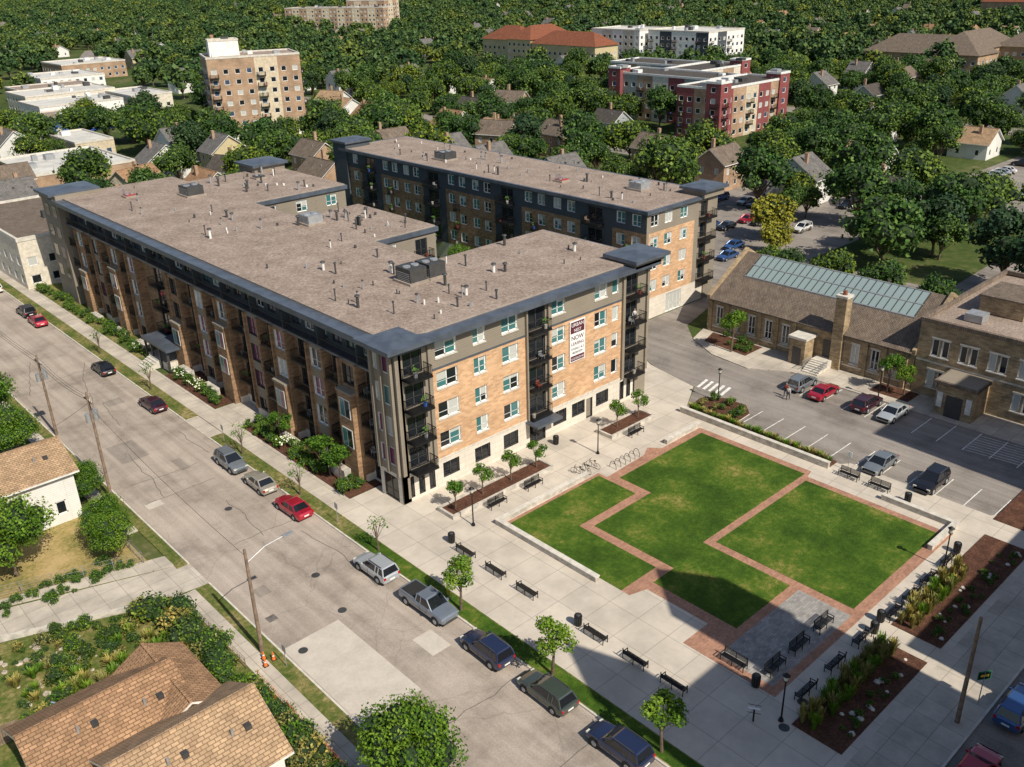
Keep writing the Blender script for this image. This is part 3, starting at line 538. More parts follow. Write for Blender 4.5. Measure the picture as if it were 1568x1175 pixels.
house('shingle_roof_house',-33.2,-12.3,9.0,7.2,4.0,.55,'siding_yellow','shingle_brown',0,'x',wing=(2.2,6.6,-3.6,3.3,'y',0.1),chim=False)
house('shingle_roof_house',-30.4,-19.0,8.6,7.6,4.2,.6,'siding_white','shingle_tan',0,'x',chim=False)
house('white_house',-28.4,25.2,10.2,8.2,5.2,.42,'siding_white','shingle_tan',0,'x',chim=False)
def block(name,x0,x1,y0,y1,h,wall,win=True,roof='roof_membrane',rz=0,c=None,step=3.4,fh=3.1,trim='stone_cap',band=None,bal=False,hip=None,gl=None):
    b=MB(); cx,cy=(x0+x1)/2,(y0+y1)/2; w,d=(x1-x0)/2,(y1-y0)/2
    nf=max(1,int(h/fh)); 
    for P,u,W in (((-w,-d),(1,0),2*w),((w,-d),(0,1),2*d),((w,d),(-1,0),2*w),((-w,d),(0,-1),2*d)):
        ops=[]; n=max(1,int(W/step)); kk=W/n
        if win:
            for i in range(n):
                for j in range(nf): ops.append((kk*(i+.5)-.8,kk*(i+.5)+.8,j*fh+.9,j*fh+2.4,gl or random.choice(['glass_dark','glass_dark','blind','glass_blue']),1))
        wl=wall if isinstance(wall,(list,tuple)) else [wall]
        facade(b,P,u,W,0,h,ops,(lambda u,z:(band if band and z<fh*1.0 else wl[int(u/(kk*2))%len(wl)])),ub=[kk*2*i for i in range(1,n//2+1)],zb=(fh,) if band else (),depth=.12)
        if bal:
            for j in range(1,nf):
                for i in range(0,n,4): balcony(b,P,u,kk*i+.4,kk*i+3,j*fh,1.2)
    if hip:
        o=.8; r=min(w,d); zz=h+r*.7
        A=[(-w-o,-d-o,h-.1),(w+o,-d-o,h-.1),(w+o,d+o,h-.1),(-w-o,d+o,h-.1)]
        q=[(-w+r,0,zz),(w-r,0,zz)] if w>d else [(0,-d+r,zz),(0,d-r,zz)]
        fs=[(0,1,5,4),(1,2,5),(2,3,4,5),(3,0,4)] if w>d else [(0,1,4),(1,2,5,4),(2,3,5),(3,0,4,5)]
        b.add(A+q,fs,hip); b.add(A,[(0,1,2,3)],'frame_white')
    else:
        b.quad([(-w,-d,h-.3),(w,-d,h-.3),(w,d,h-.3),(-w,d,h-.3)],roof)
        t=.35
        for bx in ((-w-.1,w+.1,-d-.1,-d+t),(-w-.1,w+.1,d-t,d+.1),(-w-.1,-w+t,-d+t+.002,d-t-.002),(w-t,w+.1,-d+t+.002,d-t-.002)): b.box(*bx,h-.5,h+.12,trim)
        for _ in range(int(w*d/40)+1):
            x=random.uniform(-w*.8,w*.8); y=random.uniform(-d*.8,d*.8); s=random.uniform(.5,1.4); b.box(x-s,x+s,y-s,y+s,h-.31,h+random.uniform(.3,1.2),random.choice(['metal_grey','metal_dark','frame_white']))
    return put(b.mesh(name),name,(cx,cy,0),rz)
block('cream_apartment_building',-4,13,100,132,8.8,'stucco_cream',roof='shingle_slate')
block('tan_brick_apartment_tower',89,117,207,225,24.5,['brick_bg','brick_bg','stucco_tan'],rz=rad(-20),band='stucco_white',bal=True,step=3.2)
block('tower_penthouse',92,101,217,223,29,'stucco_white',rz=rad(-20),win=False)
for a in ((181,216,93,108,14.5,['stucco_maroon','brick_bg','stucco_tan']),(198,214,109,150,14.5,['stucco_maroon','stucco_green','brick_bg','stucco_cream']),(215,243,125,140,14.5,['brick_bg','stucco_cream']),(224,240,141,172,14.5,['stucco_green','brick_bg','stucco_cream'])): block('red_apartment_building',*a,roof='shingle_dark',trim='frame_white',bal=True,step=3)
for x,y in ((183,95),(213,95),(199,146),(240,127)): block('red_apartment_stair_tower',x-2.5,x+2.5,y-2.5,y+2.5,16.2,'stucco_maroon',roof='shingle_dark',trim='frame_white')
block('white_apartment_building',322,350,200,235,17.5,['stucco_white','siding_dark','stucco_white'],band='stucco_maroon',roof='roof_flat_white',bal=True); block('white_apartment_building',318,340,237,268,17.5,['stucco_white','stucco_cream'],band='stucco_maroon',roof='roof_flat_white')
block('tile_roof_school',290,306,240,282,12,'siding_yellow',hip='shingle_red'); block('tile_roof_school',290,322,283,300,13.5,'siding_yellow',hip='shingle_red'); block('tile_roof_school',300,318,301,330,12,'siding_yellow',hip='shingle_red')
block('tan_apartment_building',380,400,560,650,20,['brick_bg','stucco_tan'],rz=rad(25)); block('tan_apartment_building',412,436,590,625,24,['brick_bg','stucco_tan'],rz=rad(25))
block('care_home',372,392,100,150,8,'brick_bg',hip='shingle_slate'); block('care_home',392,440,110,130,8,'brick_bg',hip='shingle_slate'); block('care_home',420,440,60,112,8,'brick_bg',hip='shingle_slate')
block('commercial_building',62,92,298,322,6,'stucco_white',roof='roof_flat_white'); block('commercial_building',66,100,326,350,7,'stucco_cream',roof='roof_flat_white'); block('commercial_building',74,104,358,380,6,'brick_bg',roof='roof_membrane'); block('commercial_building',92,120,390,420,7,'stucco_white',roof='roof_flat_white'); block('commercial_building',56,78,268,288,5.5,'commercial_blue',roof='roof_membrane')
block('commercial_building',45,56,215,240,5,'stucco_tan',roof='roof_flat_white'); block('commercial_building',118,150,440,470,8,'brick_bg',roof='roof_flat_white'); block('commercial_building',96,112,300,330,6,'stucco_cream',roof='roof_flat_white'); block('brick_office',20,44,170,200,6,'brick_bg',roof='roof_flat_white')
block('small_commercial_building',120,138,-30,-12,5,'brick_bg',roof='roof_membrane')
block('offframe_shadow_block',-7.6,1.6,-88,-63.5,29,'brick_bg'); block('offframe_shadow_block',1.7,11.4,-88,-63.7,25.5,'brick_bg')  # unseen blocks, added and sized to cast the plaza shadow
def shadow_turret(x,y,r,z0,z1):  # added out of view, pointed roofs shape the tips of the plaza shadow
    b=MB(); b.box(-r,r,-r,r,0,z0,'brick_bg'); b.add([(-r-.3,-r-.3,z0),(r+.3,-r-.3,z0),(r+.3,r+.3,z0),(-r-.3,r+.3,z0),(0,0,z1)],[(0,1,4),(1,2,4),(2,3,4),(3,0,4)],'shingle_slate'); put(b.mesh('offframe_shadow_turret'),'offframe_shadow_turret',(x,y,0))
shadow_turret(-5.6,-65.8,2.2,33,41.3); shadow_turret(6.6,-66,3.2,34,42.5)
block('offframe_shadow_row',13.8,43,-85,-64,20.6,['brick_bg','stucco_cream']); block('offframe_shadow_tower',43.2,56,-80,-62,37,'brick_bg')  # unseen volumes added to shade the sidewalk and the parking lot
# ------------------------------------------------------------------ vehicles
def loft(b,secs,mats):
    n=len(secs[0][1])
    for i in range(len(secs)-1):
        (y0,A),(y1,C)=secs[i],secs[i+1]
        for j in range(n-1):
            b.quad([(A[j][0],y0,A[j][1]),(C[j][0],y1,C[j][1]),(C[j+1][0],y1,C[j+1][1]),(A[j+1][0],y0,A[j+1][1])],mats)
    for y,A in (secs[0],secs[-1]): b.quad([(p[0],y,p[1]) for p in A],mats)
def car_mesh(kind,paint):
    b=MB(); L={'sedan':4.75,'suv':4.7,'pickup':5.6,'wagon':4.8}[kind]; W=.92 if kind!='pickup' else .98; h=L/2
    belt={'sedan':.92,'suv':1.05,'pickup':1.12,'wagon':.95}[kind]; top={'sedan':1.45,'suv':1.7,'pickup':1.82,'wagon':1.52}[kind]
    gc=.22 if kind in('sedan','wagon') else .3
    def sec(y,zb,zt,w):
        hp=[(w*.86,zb),(w*.98,zb+.12),(w,zb+.35),(w*.985,zt-.16),(w*.93,zt-.04),(w*.78,zt),(w*.4,zt+.025)]
        return (y,hp+[(-x,z) for x,z in hp[::-1]])
    if kind=='sedan': st=[(-h,.38,.72,.74),(-h+.12,.25,.88,.86),(-h+.75,gc,.95,W),(-.9,gc,belt,W),(.6,gc,belt,W),(1.05,gc,belt-.02,W),(h-.55,gc,.80,W*.96),(h-.12,.25,.7,.84),(h,.36,.6,.68)]
    elif kind=='pickup': st=[(-h,.45,1.0,.9),(-h+.08,.4,1.1,W),(-.5,gc+.05,1.12,W),(.9,gc+.05,1.12,W),(1.35,gc+.05,1.12,W),(h-.4,gc+.05,1.05,W*.97),(h-.1,.4,.98,.9),(h,.5,.85,.8)]
    else: st=[(-h,.42,.9,.8),(-h+.1,.3,belt-.02,.88),(-h+.5,gc,belt,W),(.5,gc,belt,W),(.95,gc,belt-.02,W),(h-.6,gc,belt-.12,W*.97),(h-.14,.3,belt-.25,.86),(h,.4,belt-.38,.7)]
    loft(b,[sec(*s) for s in st],paint)
    w=W*.9; wt=W*.72
    if kind=='sedan': yb0,yt0,yt1,yb1=-1.75,-1.05,.25,1.1
    elif kind=='pickup': yb0,yt0,yt1,yb1=-.62,-.5,.7,1.45
    elif kind=='wagon': yb0,yt0,yt1,yb1=-2.2,-1.85,.25,1.1
    else: yb0,yt0,yt1,yb1=-2.22,-1.95,.15,1.0
    z0=belt-.02; z1=top-.06
    A=[(-w,yb0,z0),(w,yb0,z0),(w,yb1,z0),(-w,yb1,z0)]; T=[(-wt,yt0,z1),(wt,yt0,z1),(wt,yt1,z1),(-wt,yt1,z1)]
    b.add(A+T,[(0,1,5,4),(1,2,6,5),(2,3,7,6),(3,0,4,7)],'car_glass')
    e=.05
    R0=[(-wt-e,yt0-e,z1-.02),(wt+e,yt0-e,z1-.02),(wt+e,yt1+e,z1-.02),(-wt-e,yt1+e,z1-.02)]; R1=[(-wt+.05,yt0+.05,top-.01),(wt-.05,yt0+.05,top-.01),(wt-.05,yt1-.12,top-.01),(-wt+.05,yt1-.12,top-.01)]
    ym=(yt0+yt1)/2
    b.add(R0+R1,[(0,1,5,4),(1,2,6,5),(2,3,7,6),(3,0,4,7),(4,5,6,7)],paint)
    def pil(p,q,t=.05):
        b.cyl(p,q,t,t,paint,6)
    for s in (-1,1):
        pil((s*w,yb1,z0),(s*wt,yt1,z1)); pil((s*w,yb0,z0),(s*wt,yt0,z1),.07); pil((s*w*1.0,ym-.1,z0),(s*(wt+.01),ym-.1,z1),.04)
        if kind in('suv','wagon'): pil((s*w,yt0+.55,z0),(s*wt,yt0+.5,z1),.05); b.box(s*wt-.03,s*wt+.03,yt0+.2,yt1-.2,top+.0,top+.06,'metal_dark')
        b.box(s*(W+.02)-.08,s*(W+.02)+.1,yb1-.28,yb1-.12,belt-.02,belt+.14,paint)
        b.box(s*W*.72-.16,s*W*.72+.16,h-.2,h-.07,belt-.36,belt-.22,'lamp_glass') ; b.box(s*W*.8-.1,s*W*.8+.1,-h-.01,-h+.14,belt-.3,belt-.08,'light_red')
        b.box(s*W-.012,s*W+.012,-1.0,1.0,belt-.42,belt-.40,'metal_dark')
        b.box(s*W-.008,s*W+.01,-.02,0.0,.35,belt-.1,'metal_dark'); 
    wr=.33 if kind in('sedan','wagon') else .38
    for y in (-h+.95,h-.9):
        for s in (-1,1):
            b.cyl((s*(W-.2),y,wr+.03),(s*(W+.004),y,wr+.03),wr+.07,wr+.07,'rubber',18); b.cyl((s*(W-.05),y,wr),(s*(W+.02),y,wr),wr,wr,'rubber',18); b.cyl((s*(W+.0),y,wr),(s*(W+.035),y,wr),wr*.62,wr*.55,'metal_grey',10)
    b.box(-.5,.5,h-.08,h+.01,.42,.58,'metal_dark'); b.box(-.26,.26,-h-.02,-h+.02,.55,.68,'frame_white'); b.box(-.7,.7,h-.14,h-.02,.3,.4,'metal_dark')
    if kind=='pickup': b.box(-.8,.8,-h+.14,-.72,1.125,1.14,'rubber'); b.box(-.9,-.8,-h+.1,-.66,1.12,1.2,paint); b.box(.8,.9,-h+.1,-.66,1.12,1.2,paint); b.box(-.798,.798,-h+.02,-h+.12,1.12,1.19,paint)
    return b.mesh('parked_car_mesh')
CC={}
def car(kind,paint,x,y,rz=0,z=0.0):
    k=(kind,paint)
    if k not in CC: CC[k]=car_mesh(kind,paint)
    return put(CC[k],'pickup_truck' if kind=='pickup' else 'parked_car',(x,y,z),rz)
cx=-8.25
for kind,p,y,r in (('suv','car_navy',-34.9,0),('wagon','car_green',-28.0,0),('suv','car_navy',-21.6,0),('pickup','car_slate',-14.2,math.pi),('suv','car_silver',-7.0,0),('sedan','car_red',6.9,0),('sedan','car_beige',13.5,0),('suv','car_grey',19.5,math.pi),('sedan','car_maroon',39.8,0),('sedan','car_black',55.5,0),('sedan','car_red',81.5,0),('suv','car_black',87.3,0),('suv','car_white',104,0)): car(kind,p,cx+random.uniform(-.1,.1),y,r+rad(random.uniform(-1.5,1.5)))
for kind,p,x,y,r in (('suv','car_grey',50.6,-12.9,-90),('sedan','car_red',50.3,-16.0,-90),('suv','car_maroon',50.8,-21.2,-90),('sedan','car_silver',50.6,-24.4,90),('sedan','car_grey',38.9,-28.9,90),('suv','car_black',38.9,-34.2,90),('suv','car_blue',13.8,-51.8,-90),('suv','car_red',21.5,-51.8,-90),('sedan','car_red',6.2,-52,-90),('sedan','car_black',29,-51.8,-90)): car(kind,p,x,y,rad(r),.006)
for i in range(40):
    car(random.choice(['sedan','suv','sedan']),random.choice(['car_silver','car_black','car_white','car_grey','car_red','car_blue','car_beige']),random.choice([80,88,95,104,112,124,134,143])+random.uniform(-1,1),16+2.9*random.randint(0,14),rad(90),.006)
for i in range(26): car(random.choice(['sedan','suv']),random.choice(['car_silver','car_black','car_white','car_red']),47.5+.42*(i*10)+random.choice([-3,3]),265+i*10,rad(-23),.006)
for i in range(12): car(random.choice(['sedan','suv']),random.choice(['car_silver','car_black','car_white','car_red','car_blue']),100+i*17,-15+i*.8+random.choice([-3,3]),rad(-87),.01)
for i in range(16): car(random.choice(['sedan','suv']),random.choice(['car_silver','car_black','car_white','car_blue']),154+3.2*i,random.choice([4,17]),0,.014)
# ------------------------------------------------------------------ street furniture
b=MB()
for i in range(5): b.box(-.95,.95,-.22+.1*i,-.15+.1*i,.43,.46,'metal_black')
for i in range(5): b.box(-.95,.95,.27+.02*i,.29+.02*i,.5+.09*i,.56+.09*i,'metal_black')
for x in (-.95,0,.95):
    b.box(x-.025,x+.025,-.24,-.19,0,.62 if x else .45,'metal_black'); b.box(x-.025,x+.025,.27,.32,0,.95,'metal_black'); b.box(x-.025,x+.025,-.18,.26,.38,.425,'metal_black')
    if x: b.box(x-.03,x+.03,-.26,.3,.62,.655,'metal_black')
benchM=b.mesh('park_bench')
def bench(x,y,r): put(benchM,'park_bench',(x,y,.124),rad(r),1.05)
for y in (-10.6,-14.6,-18.5,-26.2,-30.2,-33.8): bench(-1.1,y,90)
bench(3.9,-35.4,-90)
for x in (12.4,8.9,5.6): bench(x,-37.9,0)
for x in (17.5,20.6,23.7,27.5): bench(x,-40.9,180)
for y in (-27.8,-31): bench(34.6,y,-90)
for x in (5,9,13): bench(x,-40.7,180)
bench(6.3,-6.6,0); bench(11.2,-6.6,0); bench(27,-6.6,0)
b=MB(); b.cyl((0,0,0),(0,0,.9),.26,.3,'metal_black',12); b.cyl((0,0,.9),(0,0,1.0),.34,.3,'metal_black',12); b.cyl((0,0,1.0),(0,0,1.04),.2,.16,'metal_dark',12)
for i in range(12):
    t=i*math.pi/6; b.cyl((.29*math.cos(t),.29*math.sin(t),.05),(.32*math.cos(t),.32*math.sin(t),.88),.02,.02,'metal_dark',4)
tm=b.mesh('trash_can')
for x,y in ((-.8,-8.2),(-1,-24.2),(16.2,-40.6),(3.2,-37.8),(29.5,-40.8),(19.2,-1.8),(34.4,-34),(14.6,-40.9)): put(tm,'trash_can',(x,y,.124))
b=MB(); b.cyl((0,0,0),(0,0,.25),.2,.14,'metal_black',10); b.cyl((0,0,.25),(0,0,3.5),.07,.05,'metal_black',10); b.cyl((0,0,3.5),(0,0,3.6),.16,.2,'metal_black',10); b.cyl((0,0,3.6),(0,0,4.0),.15,.2,'lamp_glass',10); b.cyl((0,0,4.0),(0,0,4.2),.28,.05,'metal_black',10)
lm=b.mesh('street_lamp')
for x,y in ((2.4,-7.5),(1.6,-40.9),(40.4,-7.9),(26.5,-41),(20.8,-6.5),(53.9,-21)): put(lm,'street_lamp',(x,y,.12))
def pole(x,y,h,arm=None,cross=True,trans=False):
    b=MB(); b.cyl((0,0,0),(0,0,h),.17,.11,'wood_pole',10)
    if cross:
        b.box(-.06,.06,-1.1,1.1,h-.9,h-.76,'wood_pole')
        for yy in (-1,-.5,.5,1): b.cyl((0,yy,h-.76),(0,yy,h-.55),.05,.04,'stone_cap',6)
    if trans: b.cyl((.35,0,h-3),(.35,0,h-2),.26,.26,'metal_grey',12); b.cyl((-.35,.1,h-3.1),(-.35,.1,h-2.2),.24,.24,'metal_grey',12)
    if arm:
        b.cyl((0,0,h-1.2),(arm*.5,0,h-.5),.04,.04,'metal_grey',6); b.cyl((arm*.5,0,h-.5),(arm,0,h-.35),.04,.04,'metal_grey',6); b.box(arm-.1,arm+.75,-.16,.16,h-.42,h-.28,'metal_grey'); b.box(arm+.1,arm+.65,-.1,.1,h-.46,h-.421,'lamp_glass')
    return put(b.mesh('utility_pole'),'utility_pole',(x,y,0))
pole(-20.6,-9.2,9.6,3.2,False); pole(-20.2,21.9,12,None,True,True); pole(-19.2,40.9,10,None,True,True); pole(-20.2,72,11); pole(10,-49.3,9.0,None,False)
def wire(p,q,sag=.5):
    b=MB(); pts=[Vector(p).lerp(Vector(q),i/8)-Vector((0,0,sag*4*(i/8)*(1-i/8))) for i in range(9)]
    for i in range(8): b.cyl(pts[i],pts[i+1],.016,.016,'rubber',4,False)
    b.obj('power_line')
for dy in (-.9,.0,.9): wire((-20.2+dy*.3,21.9,11.4),(-19.2+dy*.3,40.9,9.4)); wire((-19.2+dy*.3,40.9,9.4),(-20.2+dy*.3,72,10.4))
wire((-20.6,-9.2,9.0),(-20.2,21.9,10.5)); wire((-20.2,21.9,10.9),(-28,27,6.5))
b=MB(); b.cyl((0,0,0),(0,0,3.0),.04,.04,'metal_grey',6); b.box(-.5,.5,-.02,.02,2.3,3.0,'sign_green'); b.box(-.44,.44,-.026,-.021,2.38,2.92,'metal_black'); b.box(-.3,.3,-.03,-.027,2.55,2.75,'sign_yellow'); put(b.mesh('bus_stop_sign'),'bus_stop_sign',(12.6,-49.6,.1),rad(-35))
b=MB(); b.box(-.06,.06,-.05,.05,0,1,'metal_black'); b.add([(-.45,-.25,.95),(.45,-.25,.95),(.45,.25,1.2),(-.45,.25,1.2),(-.45,-.25,1),(.45,-.25,1),(.45,.25,1.25),(-.45,.25,1.25)],[(0,1,5,4),(1,2,6,5),(2,3,7,6),(3,0,4,7)],'metal_black'); b.box(-.4,.4,-.05,.1,1.13,1.14,'banner_white'); put(b.mesh('information_panel'),'information_panel',(.2,-39.6,.12),rad(-60))
def sign(x,y,m,h=2.2):
    b=MB(); b.cyl((0,0,0),(0,0,h),.03,.03,'metal_grey',6); b.box(-.02,.02,-.25,.25,h-.6,h,m); put(b.mesh('traffic_sign'),'traffic_sign',(x,y,.1))
sign(-6.2,-14.4,'sign_yellow',1.0); sign(-6.4,2,'metal_grey'); sign(-6.4,25,'metal_grey'); sign(-20.1,-12,'metal_grey',2); sign(35.9,-27,'banner_white')
b=MB(); b.box(-.2,.2,-.2,.2,0,.04,'rubber'); b.cyl((0,0,.04),(0,0,.7),.15,.03,'orange',10); b.cyl((0,0,.35),(0,0,.5),.095,.065,'banner_white',10,False); cm=b.mesh('traffic_cone')
for x,y in ((-20.9,-10),(-21.2,-10.8),(-20.4,-10.6)): put(cm,'traffic_cone',(x,y,.1))
b=MB()
for i in range(6):
    x=19.6+.75*i; pts=[(x,-9.7+.45*math.cos(t),.12+.0+.85*math.sin(t) if 0<t<math.pi else .12) for t in np.linspace(0,math.pi,9)]
    for p,q in zip(pts[:-1],pts[1:]): b.cyl(p,q,.03,.03,'metal_black',6)
b.obj('bike_rack')
def bicycle(x,y,r,m):
    b=MB()
    for yy in (-.52,.52):
        P=[(0,yy+.34*math.cos(t),.34+.34*math.sin(t)) for t in np.linspace(0,2*math.pi,15)]
        for p,q in zip(P[:-1],P[1:]): b.cyl(p,q,.022,.022,'rubber',5,False)
        for t in range(6): b.cyl((0,yy,.34),(0,yy+.33*math.cos(t),.34+.33*math.sin(t)),.005,.005,'metal_grey',3,False)
    for p,q in (((0,-.52,.34),(0,-.2,.85)),((0,-.2,.8),(0,.4,.82)),((0,-.05,.32),(0,.4,.8)),((0,-.05,.32),(0,-.22,.88)),((0,-.52,.34),(0,-.05,.32)),((0,.52,.34),(0,.38,.95)),((-.25,.36,.97),(.25,.36,.97))): b.cyl(p,q,.02,.02,m,6)
    b.box(-.07,.07,-.34,-.1,.9,.95,'rubber'); put(b.mesh('bicycle'),'bicycle',(x,y,.12),rad(r))
bicycle(16.2,-8.0,20,'metal_black'); bicycle(17.1,-8.3,-15,'metal_black'); bicycle(18.2,-8.2,10,'metal_black')
def fence(name,pts,h=1.3,m='metal_grey',mesh=True):
    b=MB()
    for (x0,y0),(x1,y1) in zip(pts[:-1],pts[1:]):
        L=math.hypot(x1-x0,y1-y0); n=max(1,int(L/2.4))
        for i in range(n+1): t=i/n; b.cyl((x0+(x1-x0)*t,y0+(y1-y0)*t,0),(x0+(x1-x0)*t,y0+(y1-y0)*t,h),.03,.03,m,6)
        for zz in ([.1,.5,.9,h-.02] if mesh else [h-.02]): b.cyl((x0,y0,zz),(x1,y1,zz),.012,.012,m,4,False)
        if mesh:
            k=int(L/.35)
            for i in range(k): t=i/k; t2=(i+1)/k; b.cyl((x0+(x1-x0)*t,y0+(y1-y0)*t,.08),(x0+(x1-x0)*t2,y0+(y1-y0)*t2,h),.006,.006,m,3,False); b.cyl((x0+(x1-x0)*t2,y0+(y1-y0)*t2,.08),(x0+(x1-x0)*t,y0+(y1-y0)*t,h),.006,.006,m,3,False)
    b.obj(name)
fence('chain_link_fence',[(-22.4,8.9),(-34,12.9),(-50,17.8)]); fence('chain_link_fence',[(-22.4,8.9),(-22.4,20)]); fence('construction_fence',[(-22.5,1.5),(-22.4,-10)],1.2,'wood_pole'); fence('chain_link_fence',[(-22.4,-12),(-22.6,-24)],1.2,'orange')
b=MB()
for i in range(26):
    x=-41+.16*i; b.box(x,x+.14,-5.0,-4.96,0,1.6+.05*math.sin(i*7),'wood_pole')
b.obj('wooden_fence')
b=MB(); b.add([(-1.2,-1,.9),(1.3,-.9,.7),(1.1,1,.85),(-1,1.1,.6),(0,0,1.2),(-1.4,-1.2,.2),(1.5,-1.1,.2),(1.3,1.2,.2),(-1.2,1.3,.2)],[(0,1,4),(1,2,4),(2,3,4),(3,0,4),(5,6,1,0),(6,7,2,1),(7,8,3,2),(8,5,0,3)],'tarp_blue'); put(b.mesh('tarp_covered_pile'),'tarp_covered_pile',(-34.9,-4.9,0),.4,.8)
b=MB(); b.prism([(-22.3,1.7),(-34.8,6.6),(-60,13.8),(-60,14.1),(-34.8,6.9),(-22.3,2.0)],0,.45,'precast_wall'); b.obj('retaining_wall')
def person(x,y,rz,top='cloth_light',bot='cloth_dark',z=.006):
    E=empty('person_walking',(x,y,z),rz)
    def skin(name,vs,es,rs,m,root=0):
        me=bpy.data.meshes.new(name); me.from_pydata(vs,es,[]); me.materials.append(M[m]); o=put(me,name,parent=E); md=o.modifiers.new('s','SKIN')
        for i,r in enumerate(rs): me.skin_vertices[0].data[i].radius=(r,r); me.skin_vertices[0].data[i].use_root=(i==root)
        o.modifiers.new('u','SUBSURF').levels=1; return o
    skin('torso_and_arms',[(0,0,.98),(0,0,1.2),(0,.01,1.42),(0,.01,1.52),(.19,0,1.42),(.25,-.1,1.15),(.24,-.02,.9),(-.19,0,1.42),(-.25,.1,1.15),(-.24,.22,.95)],[(0,1),(1,2),(2,3),(2,4),(4,5),(5,6),(2,7),(7,8),(8,9)],[.15,.15,.16,.06,.07,.05,.035,.07,.05,.035],top)
    skin('legs',[(0,0,.95),(.1,0,.9),(.11,.16,.5),(.11,.14,.08),(.11,.26,.04),(-.1,0,.9),(-.11,-.02,.5),(-.11,-.25,.12),(-.11,-.16,.04)],[(0,1),(1,2),(2,3),(3,4),(0,5),(5,6),(6,7),(7,8)],[.14,.1,.07,.045,.04,.1,.07,.045,.04],bot)
    skin('head',[(0,0,1.5),(0,.01,1.58),(0,.02,1.68),(0,.02,1.76)],[(0,1),(1,2),(2,3)],[.05,.06,.1,.08],'skin')
    skin('hair',[(0,-.02,1.70),(0,0,1.79)],[(0,1)],[.1,.08],'bark')
person(46.4,-13.6,rad(100)); person(47.0,-12.9,rad(95),'door_red','cloth_dark'); person(33.2,-.7,rad(180),'cloth_light','cloth_dark',10.05)
# ------------------------------------------------------------------ vegetation
def ico():
    t=(1+5**.5)/2; v=np.array([(-1,t,0),(1,t,0),(-1,-t,0),(1,-t,0),(0,-1,t),(0,1,t),(0,-1,-t),(0,1,-t),(t,0,-1),(t,0,1),(-t,0,-1),(-t,0,1)],float); v/=np.linalg.norm(v[0])
    f=[(0,11,5),(0,5,1),(0,1,7),(0,7,10),(0,10,11),(1,5,9),(5,11,4),(11,10,2),(10,7,6),(7,1,8),(3,9,4),(3,4,2),(3,2,6),(3,6,8),(3,8,9),(4,9,5),(2,4,11),(6,2,10),(8,6,7),(9,8,1)]; return v,f
IV,IF=ico()
def tree_mesh(name,h,r,nl,ls,mat='leaf_near',lobes=12,trunk=.28,base=None,core=.72,sq=1.0,seed=0):
    g=np.random.default_rng(seed); zb=h*trunk if base is None else base
    cz=(zb+h)/2; rzv=(h-zb)/2
    V=[];F=[];MI=[];SH=[]
    def add(vs,fs,mi,sh):
        o=len(V); V.extend(vs)
        for f in fs: F.append(tuple(o+i for i in f)); MI.append(mi); SH.append(sh)
    def limb(p,q,r0,r1,n=6):
        p=np.array(p,float);q=np.array(q,float);d=q-p; d/=np.linalg.norm(d)+1e-9; a=np.cross(d,[.3,.9,.1]); a/=np.linalg.norm(a); c=np.cross(d,a)
        vs=[tuple(p+(a*math.cos(2*math.pi*i/n)+c*math.sin(2*math.pi*i/n))*r0) for i in range(n)]+[tuple(q+(a*math.cos(2*math.pi*i/n)+c*math.sin(2*math.pi*i/n))*r1) for i in range(n)]
        add(vs,[(i,(i+1)%n,n+(i+1)%n,n+i) for i in range(n)],0,.5)
    tr=max(.05,h*.022)
    if trunk>0.02: limb((0,0,0),(0.02*h,0,zb*1.05),tr*1.2,tr*.8,8); limb((0.02*h,0,zb*1.05),(0,0,cz+rzv*.3),tr*.8,tr*.25)
    L=[]
    for i in range(lobes):
        th=i*2.399+g.uniform(-.4,.4); u=g.uniform(-.75,.95) if i>0 else .8; k=math.sqrt(max(0,1-u*u))*g.uniform(.5,.85)
        c=np.array([math.cos(th)*k*r,math.sin(th)*k*r,cz+u*rzv*.62]); lr=r*g.uniform(.28,.5)*(1 if lobes>6 else 1.3); L.append((c,lr))
        if trunk>0.02: limb((0.02*h,0,zb*g.uniform(.9,1.4)),tuple(c),tr*.45,tr*.1,5)
    for c,lr in L:
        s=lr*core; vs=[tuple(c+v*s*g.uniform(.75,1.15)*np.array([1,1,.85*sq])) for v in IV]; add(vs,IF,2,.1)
    tot=sum(lr*lr for c,lr in L)
    for c,lr in L:
        per=int(nl*lr*lr/tot)
        tone=g.uniform(.1,.9)
        d=g.normal(size=(per,3)); d/=np.linalg.norm(d,axis=1)[:,None]; rr=lr*(1.15-.45*g.random(per)**1.4)
        bump=1+.22*np.sin(d[:,0]*5+tone*9)*np.cos(d[:,1]*6+tone*5)
        P=c+d*(rr*bump)[:,None]*np.array([1,1,.85*sq])
        nrm=d*.8+g.normal(size=(per,3))*.55+np.array([0,0,.25]); nrm/=np.linalg.norm(nrm,axis=1)[:,None]
        a=np.cross(nrm,g.normal(size=(per,3))); a/=np.linalg.norm(a,axis=1)[:,None]; bb=np.cross(nrm,a); s=ls*g.uniform(.5,1.25,per)
        a=a*s[:,None]*.5; bb=bb*(s*g.uniform(.5,.9,per))[:,None]*.5
        Q=np.stack([P-a,P-bb*.9+a*.1,P+a,P+bb],1)
        t=np.clip(tone+g.normal(size=per)*.22,0,1)
        for i in range(per): add([tuple(x) for x in Q[i]],[(0,1,2,3)],1,float(t[i]))
    me=bpy.data.meshes.new(name); me.from_pydata(V,[],F)
    for m in ('bark',mat,'crown_light_block'): me.materials.append(M[m])
    me.polygons.foreach_set('material_index',MI); at=me.attributes.new('shade','FLOAT','FACE'); at.data.foreach_set('value',SH); me.update(); return me
park=[tree_mesh('park_tree',5.2,1.35,1700,.24,lobes=10,trunk=.34,seed=i,core=.4) for i in range(3)]
